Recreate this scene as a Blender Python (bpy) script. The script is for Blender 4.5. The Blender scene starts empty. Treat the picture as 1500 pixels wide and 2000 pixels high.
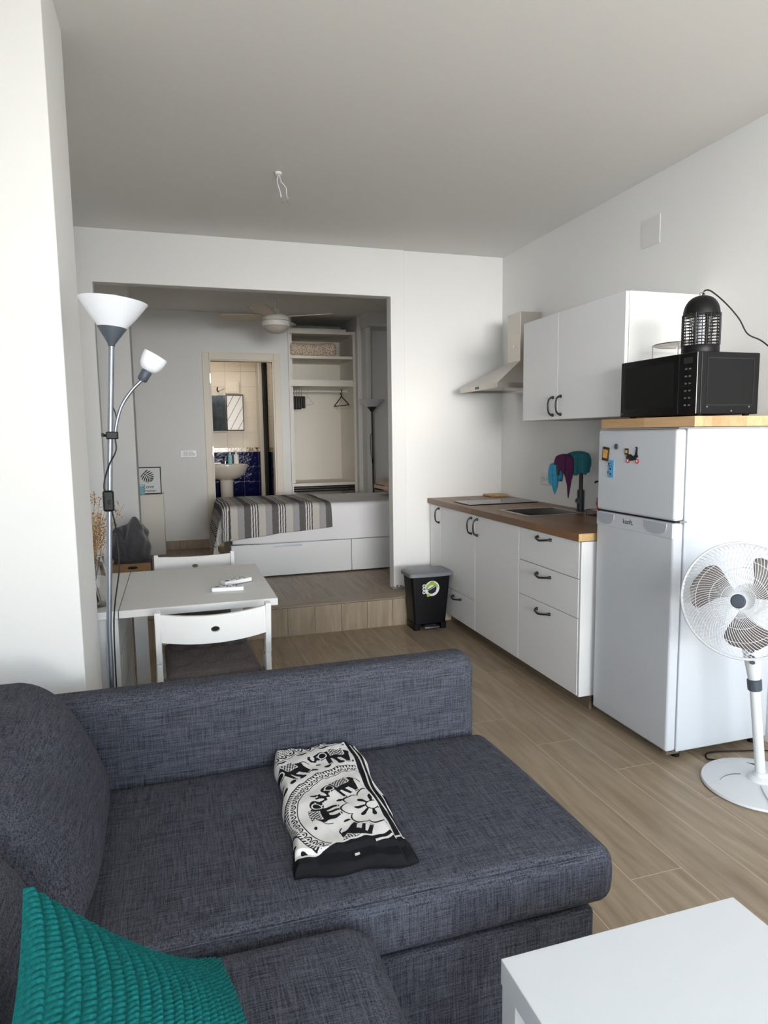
import bpy, bmesh, math, random
import numpy as np
from mathutils import Vector, Matrix

random.seed(7)
rng = np.random.default_rng(7)
scene = bpy.context.scene
COL = scene.collection
PI = math.pi

# ---------------------------------------------------------------- camera
CAM = (-2.5017, -4.8522, 1.4021)
YAW, PITCH, ROLL, FPX = 0.3009, -0.1143, -0.0130, 1312.5
cd = bpy.data.cameras.new('camera')
cam = bpy.data.objects.new('camera', cd)
COL.objects.link(cam)
cd.sensor_fit = 'VERTICAL'
cd.sensor_height = 36.0
cd.lens = 36.0 * FPX / 2000.0
cd.clip_start = 0.02
fw = Vector((math.sin(YAW) * math.cos(PITCH), math.cos(YAW) * math.cos(PITCH), math.sin(PITCH)))
rt = Vector((math.cos(YAW), -math.sin(YAW), 0))
up = rt.cross(fw)
r2 = math.cos(ROLL) * rt + math.sin(ROLL) * up
u2 = -math.sin(ROLL) * rt + math.cos(ROLL) * up
mw = Matrix.Identity(4)
for i in range(3):
    mw[i][0] = r2[i]; mw[i][1] = u2[i]; mw[i][2] = -fw[i]; mw[i][3] = CAM[i]
cam.matrix_world = mw
scene.camera = cam

# ---------------------------------------------------------------- world, sun, window light, exposure
scene.view_settings.view_transform = 'Standard'
scene.view_settings.look = 'None'
scene.view_settings.gamma = 1.0
scene.view_settings.use_curve_mapping = False
scene.view_settings.exposure = 0.22
scene.cycles.max_bounces = 9
scene.cycles.caustics_reflective = False
scene.cycles.caustics_refractive = False
world = bpy.data.worlds.new('world')
scene.world = world
world.use_nodes = True
bg = world.node_tree.nodes['Background']
bg.inputs['Color'].default_value = (0.62, 0.80, 1.0, 1)
bg.inputs['Strength'].default_value = 4.0
WX0, WX1, WZ0, WZ1, WY = -2.60, 1.0, 0.06, 2.45, -7.2      # balcony door opening
sun = bpy.data.lights.new('sun', 'SUN')
sun.energy = 22.0
sun.angle = 0.01
sun.color = (1.0, 0.95, 0.88)
so = bpy.data.objects.new('sun', sun)
COL.objects.link(so)
sd = Vector((-0.22, 0.42, -1.0)).normalized()
so.rotation_euler = sd.to_track_quat('-Z', 'Y').to_euler()
al = bpy.data.lights.new('daylight', 'AREA')          # bright open view beyond the balcony
al.shape = 'RECTANGLE'
al.size = 12.0
al.size_y = 3.6
al.energy = 5000.0
al.color = (1.0, 0.97, 0.93)
ao = bpy.data.objects.new('daylight', al)
COL.objects.link(ao)
ao.location = (-5.0, -22.0, 2.2)
ao.rotation_euler = Vector((0, 1, 0)).to_track_quat('-Z', 'Z').to_euler()
sl = bpy.data.lights.new('sky_daylight', 'AREA')
sl.shape = 'RECTANGLE'; sl.size = 13.0; sl.size_y = 5.0
sl.energy = 700.0
sl.color = (0.56, 0.77, 1.0)
slo = bpy.data.objects.new('sky_daylight', sl)
COL.objects.link(slo)
slo.location = (-4.0, -22.0, 6.6)
slo.rotation_euler = Vector((0, 1, -0.3)).to_track_quat('-Z', 'Z').to_euler()

SY0, SY1, SZ0, SZ1 = -6.7, -5.2, 0.85, 2.25            # unseen side window added to brighten the kitchen fronts
wl = bpy.data.lights.new('side_fill', 'AREA')  # fill light shining in through the added side window
wl.shape = 'RECTANGLE'; wl.size = SY1 - SY0; wl.size_y = SZ1 - SZ0
wl.energy = 44.0
wl.color = (0.90, 0.95, 1.0)
wlo = bpy.data.objects.new('side_fill', wl)
COL.objects.link(wlo)
wlo.location = (-3.24, (SY0 + SY1) / 2, (SZ0 + SZ1) / 2)
wlo.rotation_euler = Vector((1, 0, 0)).to_track_quat('-Z', 'Z').to_euler()

# ---------------------------------------------------------------- materials
def lin(c):
    out = []
    for v in c[:3]:
        v = v / 255.0
        out.append(v / 12.92 if v <= 0.04045 else ((v + 0.055) / 1.055) ** 2.4)
    return (out[0], out[1], out[2], 1.0)

def new_mat(name):
    m = bpy.data.materials.new(name)
    m.use_nodes = True
    nt = m.node_tree
    return m, nt, nt.nodes['Principled BSDF']

def N(nt, t, **kw):
    n = nt.nodes.new(t)
    for k, v in kw.items():
        if k in n.inputs: n.inputs[k].default_value = v
        else: setattr(n, k, v)
    return n

def coords(nt, scale=(1, 1, 1), kind='Object'):
    tc = N(nt, 'ShaderNodeTexCoord')
    mp = N(nt, 'ShaderNodeMapping')
    mp.inputs['Scale'].default_value = scale
    nt.links.new(tc.outputs[kind], mp.inputs['Vector'])
    return mp.outputs['Vector']

def ramp(nt, fac, stops):
    r = N(nt, 'ShaderNodeValToRGB')
    el = r.color_ramp.elements
    while len(el) > 1: el.remove(el[0])
    el[0].position = stops[0][0]; el[0].color = stops[0][1]
    for p, c in stops[1:]:
        e = el.new(p); e.color = c
    nt.links.new(fac, r.inputs['Fac'])
    return r.outputs['Color']

def bump(nt, bsdf, height, strength=0.2, dist=0.002):
    b = N(nt, 'ShaderNodeBump')
    b.inputs['Strength'].default_value = strength
    b.inputs['Distance'].default_value = dist
    nt.links.new(height, b.inputs['Height'])
    nt.links.new(b.outputs['Normal'], bsdf.inputs['Normal'])

def plain(name, col, rough=0.5, metal=0.0, noise=0.0, nscale=8.0, bumps=None, coat=0.0, spec=None, sheen=0.0):
    m, nt, b = new_mat(name)
    c = lin(col)
    b.inputs['Base Color'].default_value = c
    b.inputs['Roughness'].default_value = rough
    b.inputs['Metallic'].default_value = metal
    if spec is not None: b.inputs['Specular IOR Level'].default_value = spec
    if coat: b.inputs['Coat Weight'].default_value = coat; b.inputs['Coat Roughness'].default_value = 0.1
    if sheen: b.inputs['Sheen Weight'].default_value = sheen
    if noise or bumps:
        v = coords(nt)
        t = N(nt, 'ShaderNodeTexNoise'); t.inputs['Scale'].default_value = nscale; t.inputs['Detail'].default_value = 4
        nt.links.new(v, t.inputs['Vector'])
        if noise:
            lo = tuple(x * (1 - noise) for x in c[:3]) + (1,)
            hi = tuple(min(1, x * (1 + noise)) for x in c[:3]) + (1,)
            nt.links.new(ramp(nt, t.outputs['Fac'], [(0.3, lo), (0.7, hi)]), b.inputs['Base Color'])
        if bumps:
            t2 = N(nt, 'ShaderNodeTexNoise'); t2.inputs['Scale'].default_value = bumps[0]; t2.inputs['Detail'].default_value = 3
            nt.links.new(v, t2.inputs['Vector'])
            bump(nt, b, t2.outputs['Fac'], bumps[1], bumps[2] if len(bumps) > 2 else 0.002)
    return m

def wood(name, dark, light, axis=1, rough=0.45, per_object=0.0, fine=1.0, bumpy=0.15):
    """long grain along an axis"""
    m, nt, b = new_mat(name)
    sc = [34.0 * fine] * 3; sc[axis] = 2.2 * fine
    tc = N(nt, 'ShaderNodeTexCoord')
    oi = N(nt, 'ShaderNodeObjectInfo')
    ad = N(nt, 'ShaderNodeVectorMath', operation='ADD')
    ms = N(nt, 'ShaderNodeVectorMath', operation='SCALE')
    cmb = N(nt, 'ShaderNodeCombineXYZ')
    for k in range(3): nt.links.new(oi.outputs['Random'], cmb.inputs[k])
    nt.links.new(cmb.outputs[0], ms.inputs[0]); ms.inputs['Scale'].default_value = 37.0 if per_object else 0.0
    nt.links.new(tc.outputs['Object'], ad.inputs[0]); nt.links.new(ms.outputs[0], ad.inputs[1])
    mp = N(nt, 'ShaderNodeMapping'); mp.inputs['Scale'].default_value = sc
    nt.links.new(ad.outputs[0], mp.inputs['Vector'])
    t = N(nt, 'ShaderNodeTexNoise'); t.inputs['Scale'].default_value = 1.0; t.inputs['Detail'].default_value = 6; t.inputs['Distortion'].default_value = 0.6
    nt.links.new(mp.outputs[0], t.inputs['Vector'])
    mp2 = N(nt, 'ShaderNodeMapping'); s2 = [6.0 * fine] * 3; s2[axis] = 0.9 * fine; mp2.inputs['Scale'].default_value = s2
    nt.links.new(ad.outputs[0], mp2.inputs['Vector'])
    w = N(nt, 'ShaderNodeTexNoise'); w.inputs['Scale'].default_value = 1.0; w.inputs['Detail'].default_value = 3; w.inputs['Distortion'].default_value = 4.0
    nt.links.new(mp2.outputs[0], w.inputs['Vector'])
    mx = N(nt, 'ShaderNodeMath', operation='MULTIPLY_ADD'); nt.links.new(w.outputs['Fac'], mx.inputs[0]); mx.inputs[1].default_value = 0.55
    ml = N(nt, 'ShaderNodeMath', operation='MULTIPLY'); nt.links.new(t.outputs['Fac'], ml.inputs[0]); ml.inputs[1].default_value = 0.5
    nt.links.new(ml.outputs[0], mx.inputs[2])
    col = ramp(nt, mx.outputs[0], [(0.32, lin(dark)), (0.72, lin(light))])
    if per_object:
        hs = N(nt, 'ShaderNodeHueSaturation')
        mr = N(nt, 'ShaderNodeMapRange'); mr.inputs['To Min'].default_value = 1 - per_object; mr.inputs['To Max'].default_value = 1 + per_object
        nt.links.new(oi.outputs['Random'], mr.inputs['Value']); nt.links.new(mr.outputs[0], hs.inputs['Value'])
        nt.links.new(col, hs.inputs['Color']); col = hs.outputs['Color']
    nt.links.new(col, b.inputs['Base Color'])
    b.inputs['Roughness'].default_value = rough
    bump(nt, b, mx.outputs[0], bumpy, 0.001)
    return m

def weave(name, dark, light, f=420.0, l=16.0, rough=0.95, lo=0.36, hi=0.66):
    """slubby two-way weave"""
    m, nt, b = new_mat(name)
    tc = N(nt, 'ShaderNodeTexCoord')
    outs = []
    for k in range(3):
        sc = [f] * 3; sc[k] = l
        mp = N(nt, 'ShaderNodeMapping'); mp.inputs['Scale'].default_value = sc; mp.inputs['Location'].default_value = (k * 3.1, k * 1.7, k * 5.3)
        nt.links.new(tc.outputs['Object'], mp.inputs['Vector'])
        t = N(nt, 'ShaderNodeTexNoise'); t.inputs['Scale'].default_value = 1.0; t.inputs['Detail'].default_value = 2
        nt.links.new(mp.outputs[0], t.inputs['Vector'])
        outs.append(t.outputs['Fac'])
    a = N(nt, 'ShaderNodeMath', operation='ADD'); nt.links.new(outs[0], a.inputs[0]); nt.links.new(outs[1], a.inputs[1])
    a2 = N(nt, 'ShaderNodeMath', operation='ADD'); nt.links.new(a.outputs[0], a2.inputs[0]); nt.links.new(outs[2], a2.inputs[1])
    d = N(nt, 'ShaderNodeMath', operation='MULTIPLY'); nt.links.new(a2.outputs[0], d.inputs[0]); d.inputs[1].default_value = 1 / 3
    nt.links.new(ramp(nt, d.outputs[0], [(lo, lin(dark)), (hi, lin(light))]), b.inputs['Base Color'])
    b.inputs['Roughness'].default_value = rough
    b.inputs['Specular IOR Level'].default_value = 0.15
    bump(nt, b, d.outputs[0], 0.5, 0.002)
    return m

def staves(name, c1, c2, axis=1, rough=0.4):
    """butcher block: short staves glued side by side"""
    m, nt, b = new_mat(name)
    tc = N(nt, 'ShaderNodeTexCoord')
    mp = N(nt, 'ShaderNodeMapping')
    if axis == 1: mp.inputs['Rotation'].default_value = (0, 0, PI / 2)
    nt.links.new(tc.outputs['Object'], mp.inputs['Vector'])
    br = N(nt, 'ShaderNodeTexBrick')
    br.inputs['Color1'].default_value = lin(c1); br.inputs['Color2'].default_value = lin(c2); br.inputs['Mortar'].default_value = lin(tuple(v * 0.8 for v in c1))
    br.inputs['Scale'].default_value = 1.0; br.inputs['Mortar Size'].default_value = 0.0006; br.inputs['Brick Width'].default_value = 0.42; br.inputs['Row Height'].default_value = 0.042
    nt.links.new(mp.outputs[0], br.inputs['Vector'])
    sc = [60.0] * 3; sc[axis] = 4.0
    mp2 = N(nt, 'ShaderNodeMapping'); mp2.inputs['Scale'].default_value = sc
    nt.links.new(tc.outputs['Object'], mp2.inputs['Vector'])
    t = N(nt, 'ShaderNodeTexNoise'); t.inputs['Scale'].default_value = 1.0; t.inputs['Detail'].default_value = 5
    nt.links.new(mp2.outputs[0], t.inputs['Vector'])
    mr = N(nt, 'ShaderNodeMapRange'); mr.inputs['To Min'].default_value = 0.72; mr.inputs['To Max'].default_value = 1.25
    nt.links.new(t.outputs['Fac'], mr.inputs['Value'])
    hs = N(nt, 'ShaderNodeHueSaturation'); nt.links.new(br.outputs['Color'], hs.inputs['Color']); nt.links.new(mr.outputs[0], hs.inputs['Value'])
    nt.links.new(hs.outputs[0], b.inputs['Base Color'])
    b.inputs['Roughness'].default_value = rough
    return m

def attr_mat(name, attr, rough=0.9, grain=0.0):
    m, nt, b = new_mat(name)
    a = N(nt, 'ShaderNodeAttribute'); a.attribute_name = attr
    nt.links.new(a.outputs['Color'], b.inputs['Base Color'])
    b.inputs['Roughness'].default_value = rough
    b.inputs['Specular IOR Level'].default_value = 0.15
    if grain:
        t = N(nt, 'ShaderNodeTexNoise'); t.inputs['Scale'].default_value = 600; nt.links.new(coords(nt), t.inputs['Vector'])
        bump(nt, b, t.outputs['Fac'], grain, 0.001)
    return m

def glass(name, col=(1, 1, 1), rough=0.0, ior=1.45):
    m, nt, b = new_mat(name)
    b.inputs['Base Color'].default_value = (*col, 1)
    b.inputs['Transmission Weight'].default_value = 1.0
    b.inputs['Roughness'].default_value = rough
    b.inputs['IOR'].default_value = ior
    return m

M = {}
M['wall'] = plain('wall_paint', (240, 239, 236), 0.9, bumps=(60, 0.06))
M['ceiling'] = plain('ceiling_paint', (238, 236, 232), 0.95, bumps=(30, 0.06))
M['grout'] = plain('grout', (208, 194, 170), 0.9)
M['plank'] = wood('wood_look_tile', (134, 115, 93), (170, 152, 129), 1, 0.42, per_object=0.06)
M['plank_x'] = wood('wood_look_tile_crosswise', (134, 115, 93), (170, 152, 129), 0, 0.42, per_object=0.06)
M['riser'] = wood('wood_look_riser', (138, 120, 98), (178, 160, 136), 2, 0.45, per_object=0.05)
M['white'] = plain('white_lacquer', (226, 226, 225), 0.32)
M['white_matt'] = plain('white_matt', (228, 227, 224), 0.6)
M['front'] = plain('white_front_foil', (240, 240, 240), 0.38)
M['fridge'] = plain('white_enamel', (200, 204, 209), 0.28, bumps=(160, 0.05))
M['cream'] = plain('cream_wood_paint', (232, 222, 204), 0.45)
M['closet'] = plain('closet_cream', (240, 234, 222), 0.5)
M['black'] = plain('black_metal', (14, 14, 15), 0.35)
M['black_plastic'] = plain('black_plastic', (11, 11, 12), 0.45, spec=0.3)
M['grip'] = plain('silver_grip', (168, 173, 181), 0.35)
M['laminate'] = plain('white_laminate', (208, 211, 214), 0.4)
M['sinksteel'] = plain('sink_steel', (120, 117, 112), 0.36, 1.0)
M['plinth'] = plain('plinth_board', (120, 106, 88), 0.6, noise=0.08, nscale=20)
M['black_gloss'] = plain('black_glass', (6, 6, 7), 0.12)
M['dark'] = plain('dark_gap', (26, 25, 24), 0.8)
M['steel'] = plain('brushed_steel', (186, 180, 172), 0.32, 1.0, bumps=(90, 0.04))
M['chrome'] = plain('chrome', (210, 212, 215), 0.12, 1.0)
M['pole'] = plain('grey_metal', (140, 146, 156), 0.3, 0.85)
M['slate'] = plain('slate_plastic', (66, 74, 84), 0.45)
M['oak'] = staves('oak_worktop', (140, 104, 70), (118, 86, 56), 1, 0.38)
M['block'] = staves('butcher_block', (206, 168, 124), (176, 138, 96), 1, 0.5)
M['bamboo'] = staves('cutting_board_wood', (204, 170, 120), (190, 154, 104), 1, 0.5)
M['sofa'] = weave('charcoal_weave', (28, 30, 37), (96, 98, 108))
M['cushion'] = weave('taupe_corduroy', (84, 77, 76), (122, 114, 113), 300, 10)
M['teal'] = plain('teal_cotton', (14, 96, 95), 0.9, noise=0.3, nscale=220, spec=0.15)
M['sheet'] = plain('white_sheet', (232, 230, 232), 0.85, bumps=(9, 0.12, 0.02))
M['mattress'] = plain('mattress_white', (222, 220, 220), 0.9)
M['beige_pillow'] = plain('beige_cotton', (214, 192, 170), 0.9, bumps=(60, 0.3))
M['duvet'] = plain('grey_plush', (74, 73, 76), 0.95, noise=0.2, nscale=40, bumps=(25, 0.25, 0.01), sheen=0.4)
M['card'] = plain('cardboard', (176, 136, 96), 0.85, noise=0.06, nscale=20)
M['tile_cream'] = plain('cream_tile', (226, 216, 200), 0.22, noise=0.03, nscale=3, bumps=(7, 0.08, 0.006), spec=0.06)
M['tile_navy'] = plain('navy_tile', (14, 19, 66), 0.1, noise=0.25, nscale=14, bumps=(14, 0.5, 0.008), spec=0.10)
M['ceramic'] = plain('white_ceramic', (228, 220, 210), 0.12)
M['mirror'] = plain('mirror', (210, 215, 220), 0.03, 1.0)
M['shade'] = plain('opal_plastic', (232, 235, 240), 0.4)
M['lampblack'] = plain('lamp_dark', (48, 50, 52), 0.45)
M['greylid'] = plain('grey_lid', (122, 124, 130), 0.4)
M['bin'] = plain('bin_black', (11, 11, 14), 0.42, spec=0.3)
M['fan_white'] = plain('fan_white', (216, 218, 220), 0.4)
M['fan_blade'] = plain('fan_blade_smoke', (112, 106, 100), 0.35)
M['ceilfan'] = plain('ceiling_fan_white', (232, 228, 220), 0.4)
M['ceilblade'] = plain('ceiling_fan_blade', (222, 208, 188), 0.45)
M['glass'] = glass('clear_glass')
M['straw'] = plain('dried_straw', (186, 152, 106), 0.9, noise=0.2, nscale=50)
M['seed'] = plain('dried_bud', (126, 92, 62), 0.9)
M['red'] = plain('red_soap', (168, 26, 30), 0.2)
M['purple'] = plain('purple_microfibre', (92, 40, 84), 0.95, noise=0.1, nscale=60)
M['teal_cloth'] = plain('teal_microfibre', (44, 116, 124), 0.95, noise=0.1, nscale=60)
M['blue_cloth'] = plain('blue_microfibre', (62, 156, 190), 0.95, noise=0.15, nscale=60)
M['gold'] = plain('gold_print', (214, 164, 78), 0.5, noise=0.25, nscale=90)
M['brown'] = plain('dark_brown', (58, 40, 28), 0.6)
M['skyblue'] = plain('sky_blue_print', (96, 164, 208), 0.5, noise=0.2, nscale=160)
M['ink'] = plain('ink', (16, 20, 24), 0.6)
M['greyprint'] = plain('grey_print', (92, 96, 104), 0.6)
M['leafgreen'] = plain('leaf_print', (22, 52, 42), 0.6)
M['lime'] = plain('lime_print', (150, 196, 52), 0.5)
M['paper'] = plain('white_paper', (236, 236, 236), 0.5)
M['redprint'] = plain('red_print', (190, 44, 44), 0.5)
M['aqua'] = plain('aqua_print', (130, 190, 200), 0.5, noise=0.3, nscale=60)
M['tan'] = plain('taupe_glass', (196, 188, 176), 0.25)
M['curtain'] = plain('shower_curtain', (108, 120, 132), 0.5, noise=0.3, nscale=12)
M['terracotta'] = plain('balcony_tile', (200, 190, 176), 0.8)
M['worn'] = plain('chipped_plaster', (150, 146, 138), 0.9, noise=0.5, nscale=60)

def leopard():
    m, nt, b = new_mat('speckled_beige')
    v = N(nt, 'ShaderNodeTexVoronoi'); v.inputs['Scale'].default_value = 70
    nt.links.new(coords(nt), v.inputs['Vector'])
    nt.links.new(ramp(nt, v.outputs['Distance'], [(0.25, lin((140, 116, 96))), (0.5, lin((224, 206, 184)))]), b.inputs['Base Color'])
    b.inputs['Roughness'].default_value = 0.9
    return m
M['speckle'] = leopard()

def mosaic():
    m, nt, b = new_mat('mosaic_band')
    v = N(nt, 'ShaderNodeTexVoronoi'); v.inputs['Scale'].default_value = 55
    nt.links.new(coords(nt), v.inputs['Vector'])
    sep = N(nt, 'ShaderNodeSeparateColor'); nt.links.new(v.outputs['Color'], sep.inputs[0])
    nt.links.new(ramp(nt, sep.outputs[0], [(0.0, lin((40, 44, 70))), (0.25, lin((232, 222, 200))), (0.5, lin((196, 160, 96))), (0.7, lin((110, 120, 80))), (0.9, lin((236, 230, 214)))]), b.inputs['Base Color'])
    b.inputs['Roughness'].default_value = 0.1
    return m
M['mosaic'] = mosaic()

# ---------------------------------------------------------------- mesh builder
OFF = {}
def off_of(o):
    while o is not None:
        if o.name in OFF: return OFF[o.name]
        o = o.parent
    return Vector((0, 0, 0))

class MB:
    def __init__(s):
        s.v = []; s.f = []
    def add(s, vs, fs):
        k = len(s.v)
        s.v.extend([tuple(float(c) for c in p) for p in vs]); s.f.extend([tuple(i + k for i in f) for f in fs])
        return s
    def box(s, x0, x1, y0, y1, z0, z1):
        x0, x1 = min(x0, x1), max(x0, x1); y0, y1 = min(y0, y1), max(y0, y1); z0, z1 = min(z0, z1), max(z0, z1)
        return s.add([(x0, y0, z0), (x1, y0, z0), (x1, y1, z0), (x0, y1, z0), (x0, y0, z1), (x1, y0, z1), (x1, y1, z1), (x0, y1, z1)],
                     [(3, 2, 1, 0), (4, 5, 6, 7), (0, 1, 5, 4), (1, 2, 6, 5), (2, 3, 7, 6), (3, 0, 4, 7)])
    def bar(s, p0, p1, w, h, upv=(0, 0, 1)):
        """rectangular bar from p0 to p1"""
        p0, p1 = Vector(p0), Vector(p1); d = (p1 - p0).normalized(); u = Vector(upv)
        if abs(d.dot(u)) > 0.98: u = Vector((0, 1, 0))
        a = d.cross(u).normalized() * (w / 2); b = a.cross(d).normalized() * (h / 2)
        vs = [p + sx * a + sy * b for p in (p0, p1) for sx, sy in ((-1, -1), (1, -1), (1, 1), (-1, 1))]
        return s.add(vs, [(3, 2, 1, 0), (4, 5, 6, 7), (0, 1, 5, 4), (1, 2, 6, 5), (2, 3, 7, 6), (3, 0, 4, 7)])
    def hexa(s, b4, t4):
        return s.add(list(b4) + list(t4), [(3, 2, 1, 0), (4, 5, 6, 7), (0, 1, 5, 4), (1, 2, 6, 5), (2, 3, 7, 6), (3, 0, 4, 7)])
    def tube(s, pts, r, n=8, closed=False):
        P = [Vector(p) for p in pts]; m = len(P)
        rs = r if isinstance(r, (list, tuple)) else [r] * m
        ref = None; rings = []
        for i in range(m):
            if closed: t = (P[(i + 1) % m] - P[i - 1]).normalized()
            else: t = (P[min(i + 1, m - 1)] - P[max(i - 1, 0)]).normalized()
            if ref is None:
                ref = Vector((0, 0, 1)) if abs(t.z) < 0.9 else Vector((1, 0, 0))
            a = (ref - t * ref.dot(t))
            if a.length < 1e-6: a = t.orthogonal()
            a.normalize(); ref = a; b = t.cross(a)
            rings.append([P[i] + rs[i] * (math.cos(2 * PI * k / n) * a + math.sin(2 * PI * k / n) * b) for k in range(n)])
        vs = [p for rg in rings for p in rg]; fs = []
        for i in range(m if closed else m - 1):
            j = (i + 1) % m
            for k in range(n):
                fs.append((i * n + k, i * n + (k + 1) % n, j * n + (k + 1) % n, j * n + k))
        if not closed:
            fs.append(tuple(range(n - 1, -1, -1))); fs.append(tuple((m - 1) * n + k for k in range(n)))
        return s.add(vs, fs)
    def lathe(s, prof, n=32, c=(0, 0, 0), mat=None, sx=1.0, sy=1.0, closed=False):
        """profile of (radius, height) turned about z; mat places it"""
        vs = []; fs = []; m = len(prof)
        for r, z in prof:
            for k in range(n):
                p = Vector((r * sx * math.cos(2 * PI * k / n), r * sy * math.sin(2 * PI * k / n), z))
                if mat is not None: p = mat @ p
                vs.append(p + Vector(c))
        for i in range(m - 1):
            for k in range(n):
                fs.append((i * n + k, i * n + (k + 1) % n, (i + 1) * n + (k + 1) % n, (i + 1) * n + k))
        if closed:
            for k in range(n): fs.append(((m - 1) * n + k, (m - 1) * n + (k + 1) % n, (k + 1) % n, k))
        elif prof[0][0] > 1e-5: fs.append(tuple(range(n - 1, -1, -1)))
        if not closed and prof[-1][0] > 1e-5: fs.append(tuple((m - 1) * n + k for k in range(n)))
        return s.add(vs, fs)
    def grid(s, fn, nu, nv, closed_u=False):
        vs = [fn(i / nu, j / nv) for j in range(nv + 1) for i in range(nu + 1)]
        w = nu + 1
        return s.add(vs, [(j * w + i, j * w + i + 1, (j + 1) * w + i + 1, (j + 1) * w + i) for j in range(nv) for i in range(nu)])
    def poly(s, pts2, fn, t):
        """flat outline (u,v) extruded by t along the surface frame fn(u,v,h)"""
        n = len(pts2)
        vs = [fn(u, v, 0) for u, v in pts2] + [fn(u, v, t) for u, v in pts2]
        fs = [tuple(range(n - 1, -1, -1)), tuple(range(n, 2 * n))] + [(i, (i + 1) % n, n + (i + 1) % n, n + i) for i in range(n)]
        return s.add(vs, fs)
    def ring(s, lo, hi, hlo, hhi, t0, t1, axis):
        """rectangular plate with a rectangular hole; axis = the plate's normal"""
        def P(a, b, t):
            return {'z': (a, b, t), 'y': (a, t, b), 'x': (t, a, b)}[axis]
        o = [(lo[0], lo[1]), (hi[0], lo[1]), (hi[0], hi[1]), (lo[0], hi[1])]
        h = [(hlo[0], hlo[1]), (hhi[0], hlo[1]), (hhi[0], hhi[1]), (hlo[0], hhi[1])]
        vs = [P(*p, t0) for p in o] + [P(*p, t0) for p in h] + [P(*p, t1) for p in o] + [P(*p, t1) for p in h]
        fs = []
        for i in range(4):
            j = (i + 1) % 4
            fs += [(i, j, 4 + j, 4 + i), (8 + i, 12 + i, 12 + j, 8 + j), (i, 8 + i, 8 + j, j), (4 + i, 4 + j, 12 + j, 12 + i)]
        return s.add(vs, fs)
    def rbox(s, lo, hi, r, n=12, disp=None):
        """rounded box, evenly divided, optional displacement"""
        lo = Vector(lo); hi = Vector(hi); seen = {}; fs = []; vs = []
        dims = hi - lo
        def pts(L):
            k = max(3, int(math.ceil(L / (max(dims) / n))))
            inner = [r + (L - 2 * r) * i / k for i in range(k + 1)]
            edge = [r * q for q in (0, 0.3, 0.6, 0.82)]
            return edge + inner + [L - e for e in reversed(edge)]
        g = [pts(dims[i]) for i in range(3)]
        def vid(p):
            q = Vector(p)
            c = Vector([min(max(q[i], r), dims[i] - r) for i in range(3)])
            d = q - c
            if d.length > 1e-9:
                # cube-to-sphere on the corner zone
                d = d / r
                x, y, z = d
                d = Vector((x * math.sqrt(max(0, 1 - y * y / 2 - z * z / 2 + y * y * z * z / 3)), y * math.sqrt(max(0, 1 - z * z / 2 - x * x / 2 + z * z * x * x / 3)), z * math.sqrt(max(0, 1 - x * x / 2 - y * y / 2 + x * x * y * y / 3)))) * r
            w = c + d
            key = tuple(round(t, 5) for t in p)
            if key not in seen:
                a = lo + w
                if disp: a = Vector(disp(a, Vector([(a[i] - lo[i]) / dims[i] for i in range(3)])))
                seen[key] = len(vs); vs.append(a)
            return seen[key]
        for ax in range(3):
            u, v = [(1, 2), (2, 0), (0, 1)][ax]
            for side in (0, 1):
                for i in range(len(g[u]) - 1):
                    for j in range(len(g[v]) - 1):
                        q = []
                        for a, b in ((i, j), (i + 1, j), (i + 1, j + 1), (i, j + 1)):
                            p = [0, 0, 0]; p[ax] = dims[ax] * side; p[u] = g[u][a]; p[v] = g[v][b]; q.append(vid(p))
                        fs.append(tuple(q) if side else tuple(reversed(q)))
        return s.add(vs, fs)
    def mesh(s, name, mat, off=(0, 0, 0), smooth=0):
        me = bpy.data.meshes.new(name)
        o = Vector(off)
        me.from_pydata([(v[0] - o.x, v[1] - o.y, v[2] - o.z) for v in s.v], [], s.f)
        me.update()
        bm = bmesh.new(); bm.from_mesh(me); bmesh.ops.recalc_face_normals(bm, faces=bm.faces[:]) if smooth >= 0 else None
        bm.to_mesh(me); bm.free()
        if mat is not None: me.materials.append(M[mat] if isinstance(mat, str) else mat)
        if smooth > 0:
            me.polygons.foreach_set('use_smooth', [True] * len(me.polygons))
            me.set_sharp_from_angle(angle=math.radians(smooth))
        return me
    def build(s, name, mat, parent=None, bevel=0.0, seg=2, smooth=0, loc=None, label=None):
        off = off_of(parent) if parent is not None else Vector(loc or (0, 0, 0))
        ob = bpy.data.objects.new(name, s.mesh(name, mat, off, smooth))
        COL.objects.link(ob)
        if parent is not None: ob.parent = parent
        else:
            ob.location = off; OFF[ob.name] = off
        if bevel:
            md = ob.modifiers.new('bevel', 'BEVEL'); md.width = bevel; md.segments = seg; md.limit_method = 'ANGLE'; md.angle_limit = math.radians(40)
            md.harden_normals = False
        if label: ob['label'] = label
        return ob

def thing(name, label, cat, loc=(0, 0, 0), rot=0.0, group=None, local=False):
    o = bpy.data.objects.new(name, None)
    o.empty_display_size = 0.05
    COL.objects.link(o)
    o.location = loc; o.rotation_euler = (0, 0, rot)
    o['label'] = label; o['category'] = cat
    if group: o['group'] = group
    OFF[o.name] = Vector((0, 0, 0)) if local else Vector(loc)
    return o
def tag(o, label, cat, group=None):
    o['label'] = label; o['category'] = cat
    if group: o['group'] = group
    return o
def struct(o, label=None):
    o['kind'] = 'structure'
    if label: o['label'] = label
    return o
def dup(root, loc, rot, label):
    r = root.copy(); COL.objects.link(r); r.location = loc; r.rotation_euler = (0, 0, rot); r['label'] = label
    for ch in list(root.children):
        c = ch.copy(); COL.objects.link(c); c.parent = r
        for g in list(ch.children):
            d = g.copy(); COL.objects.link(d); d.parent = c
    return r
def B(): return MB()
def box(*a): return MB().box(*a)
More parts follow.
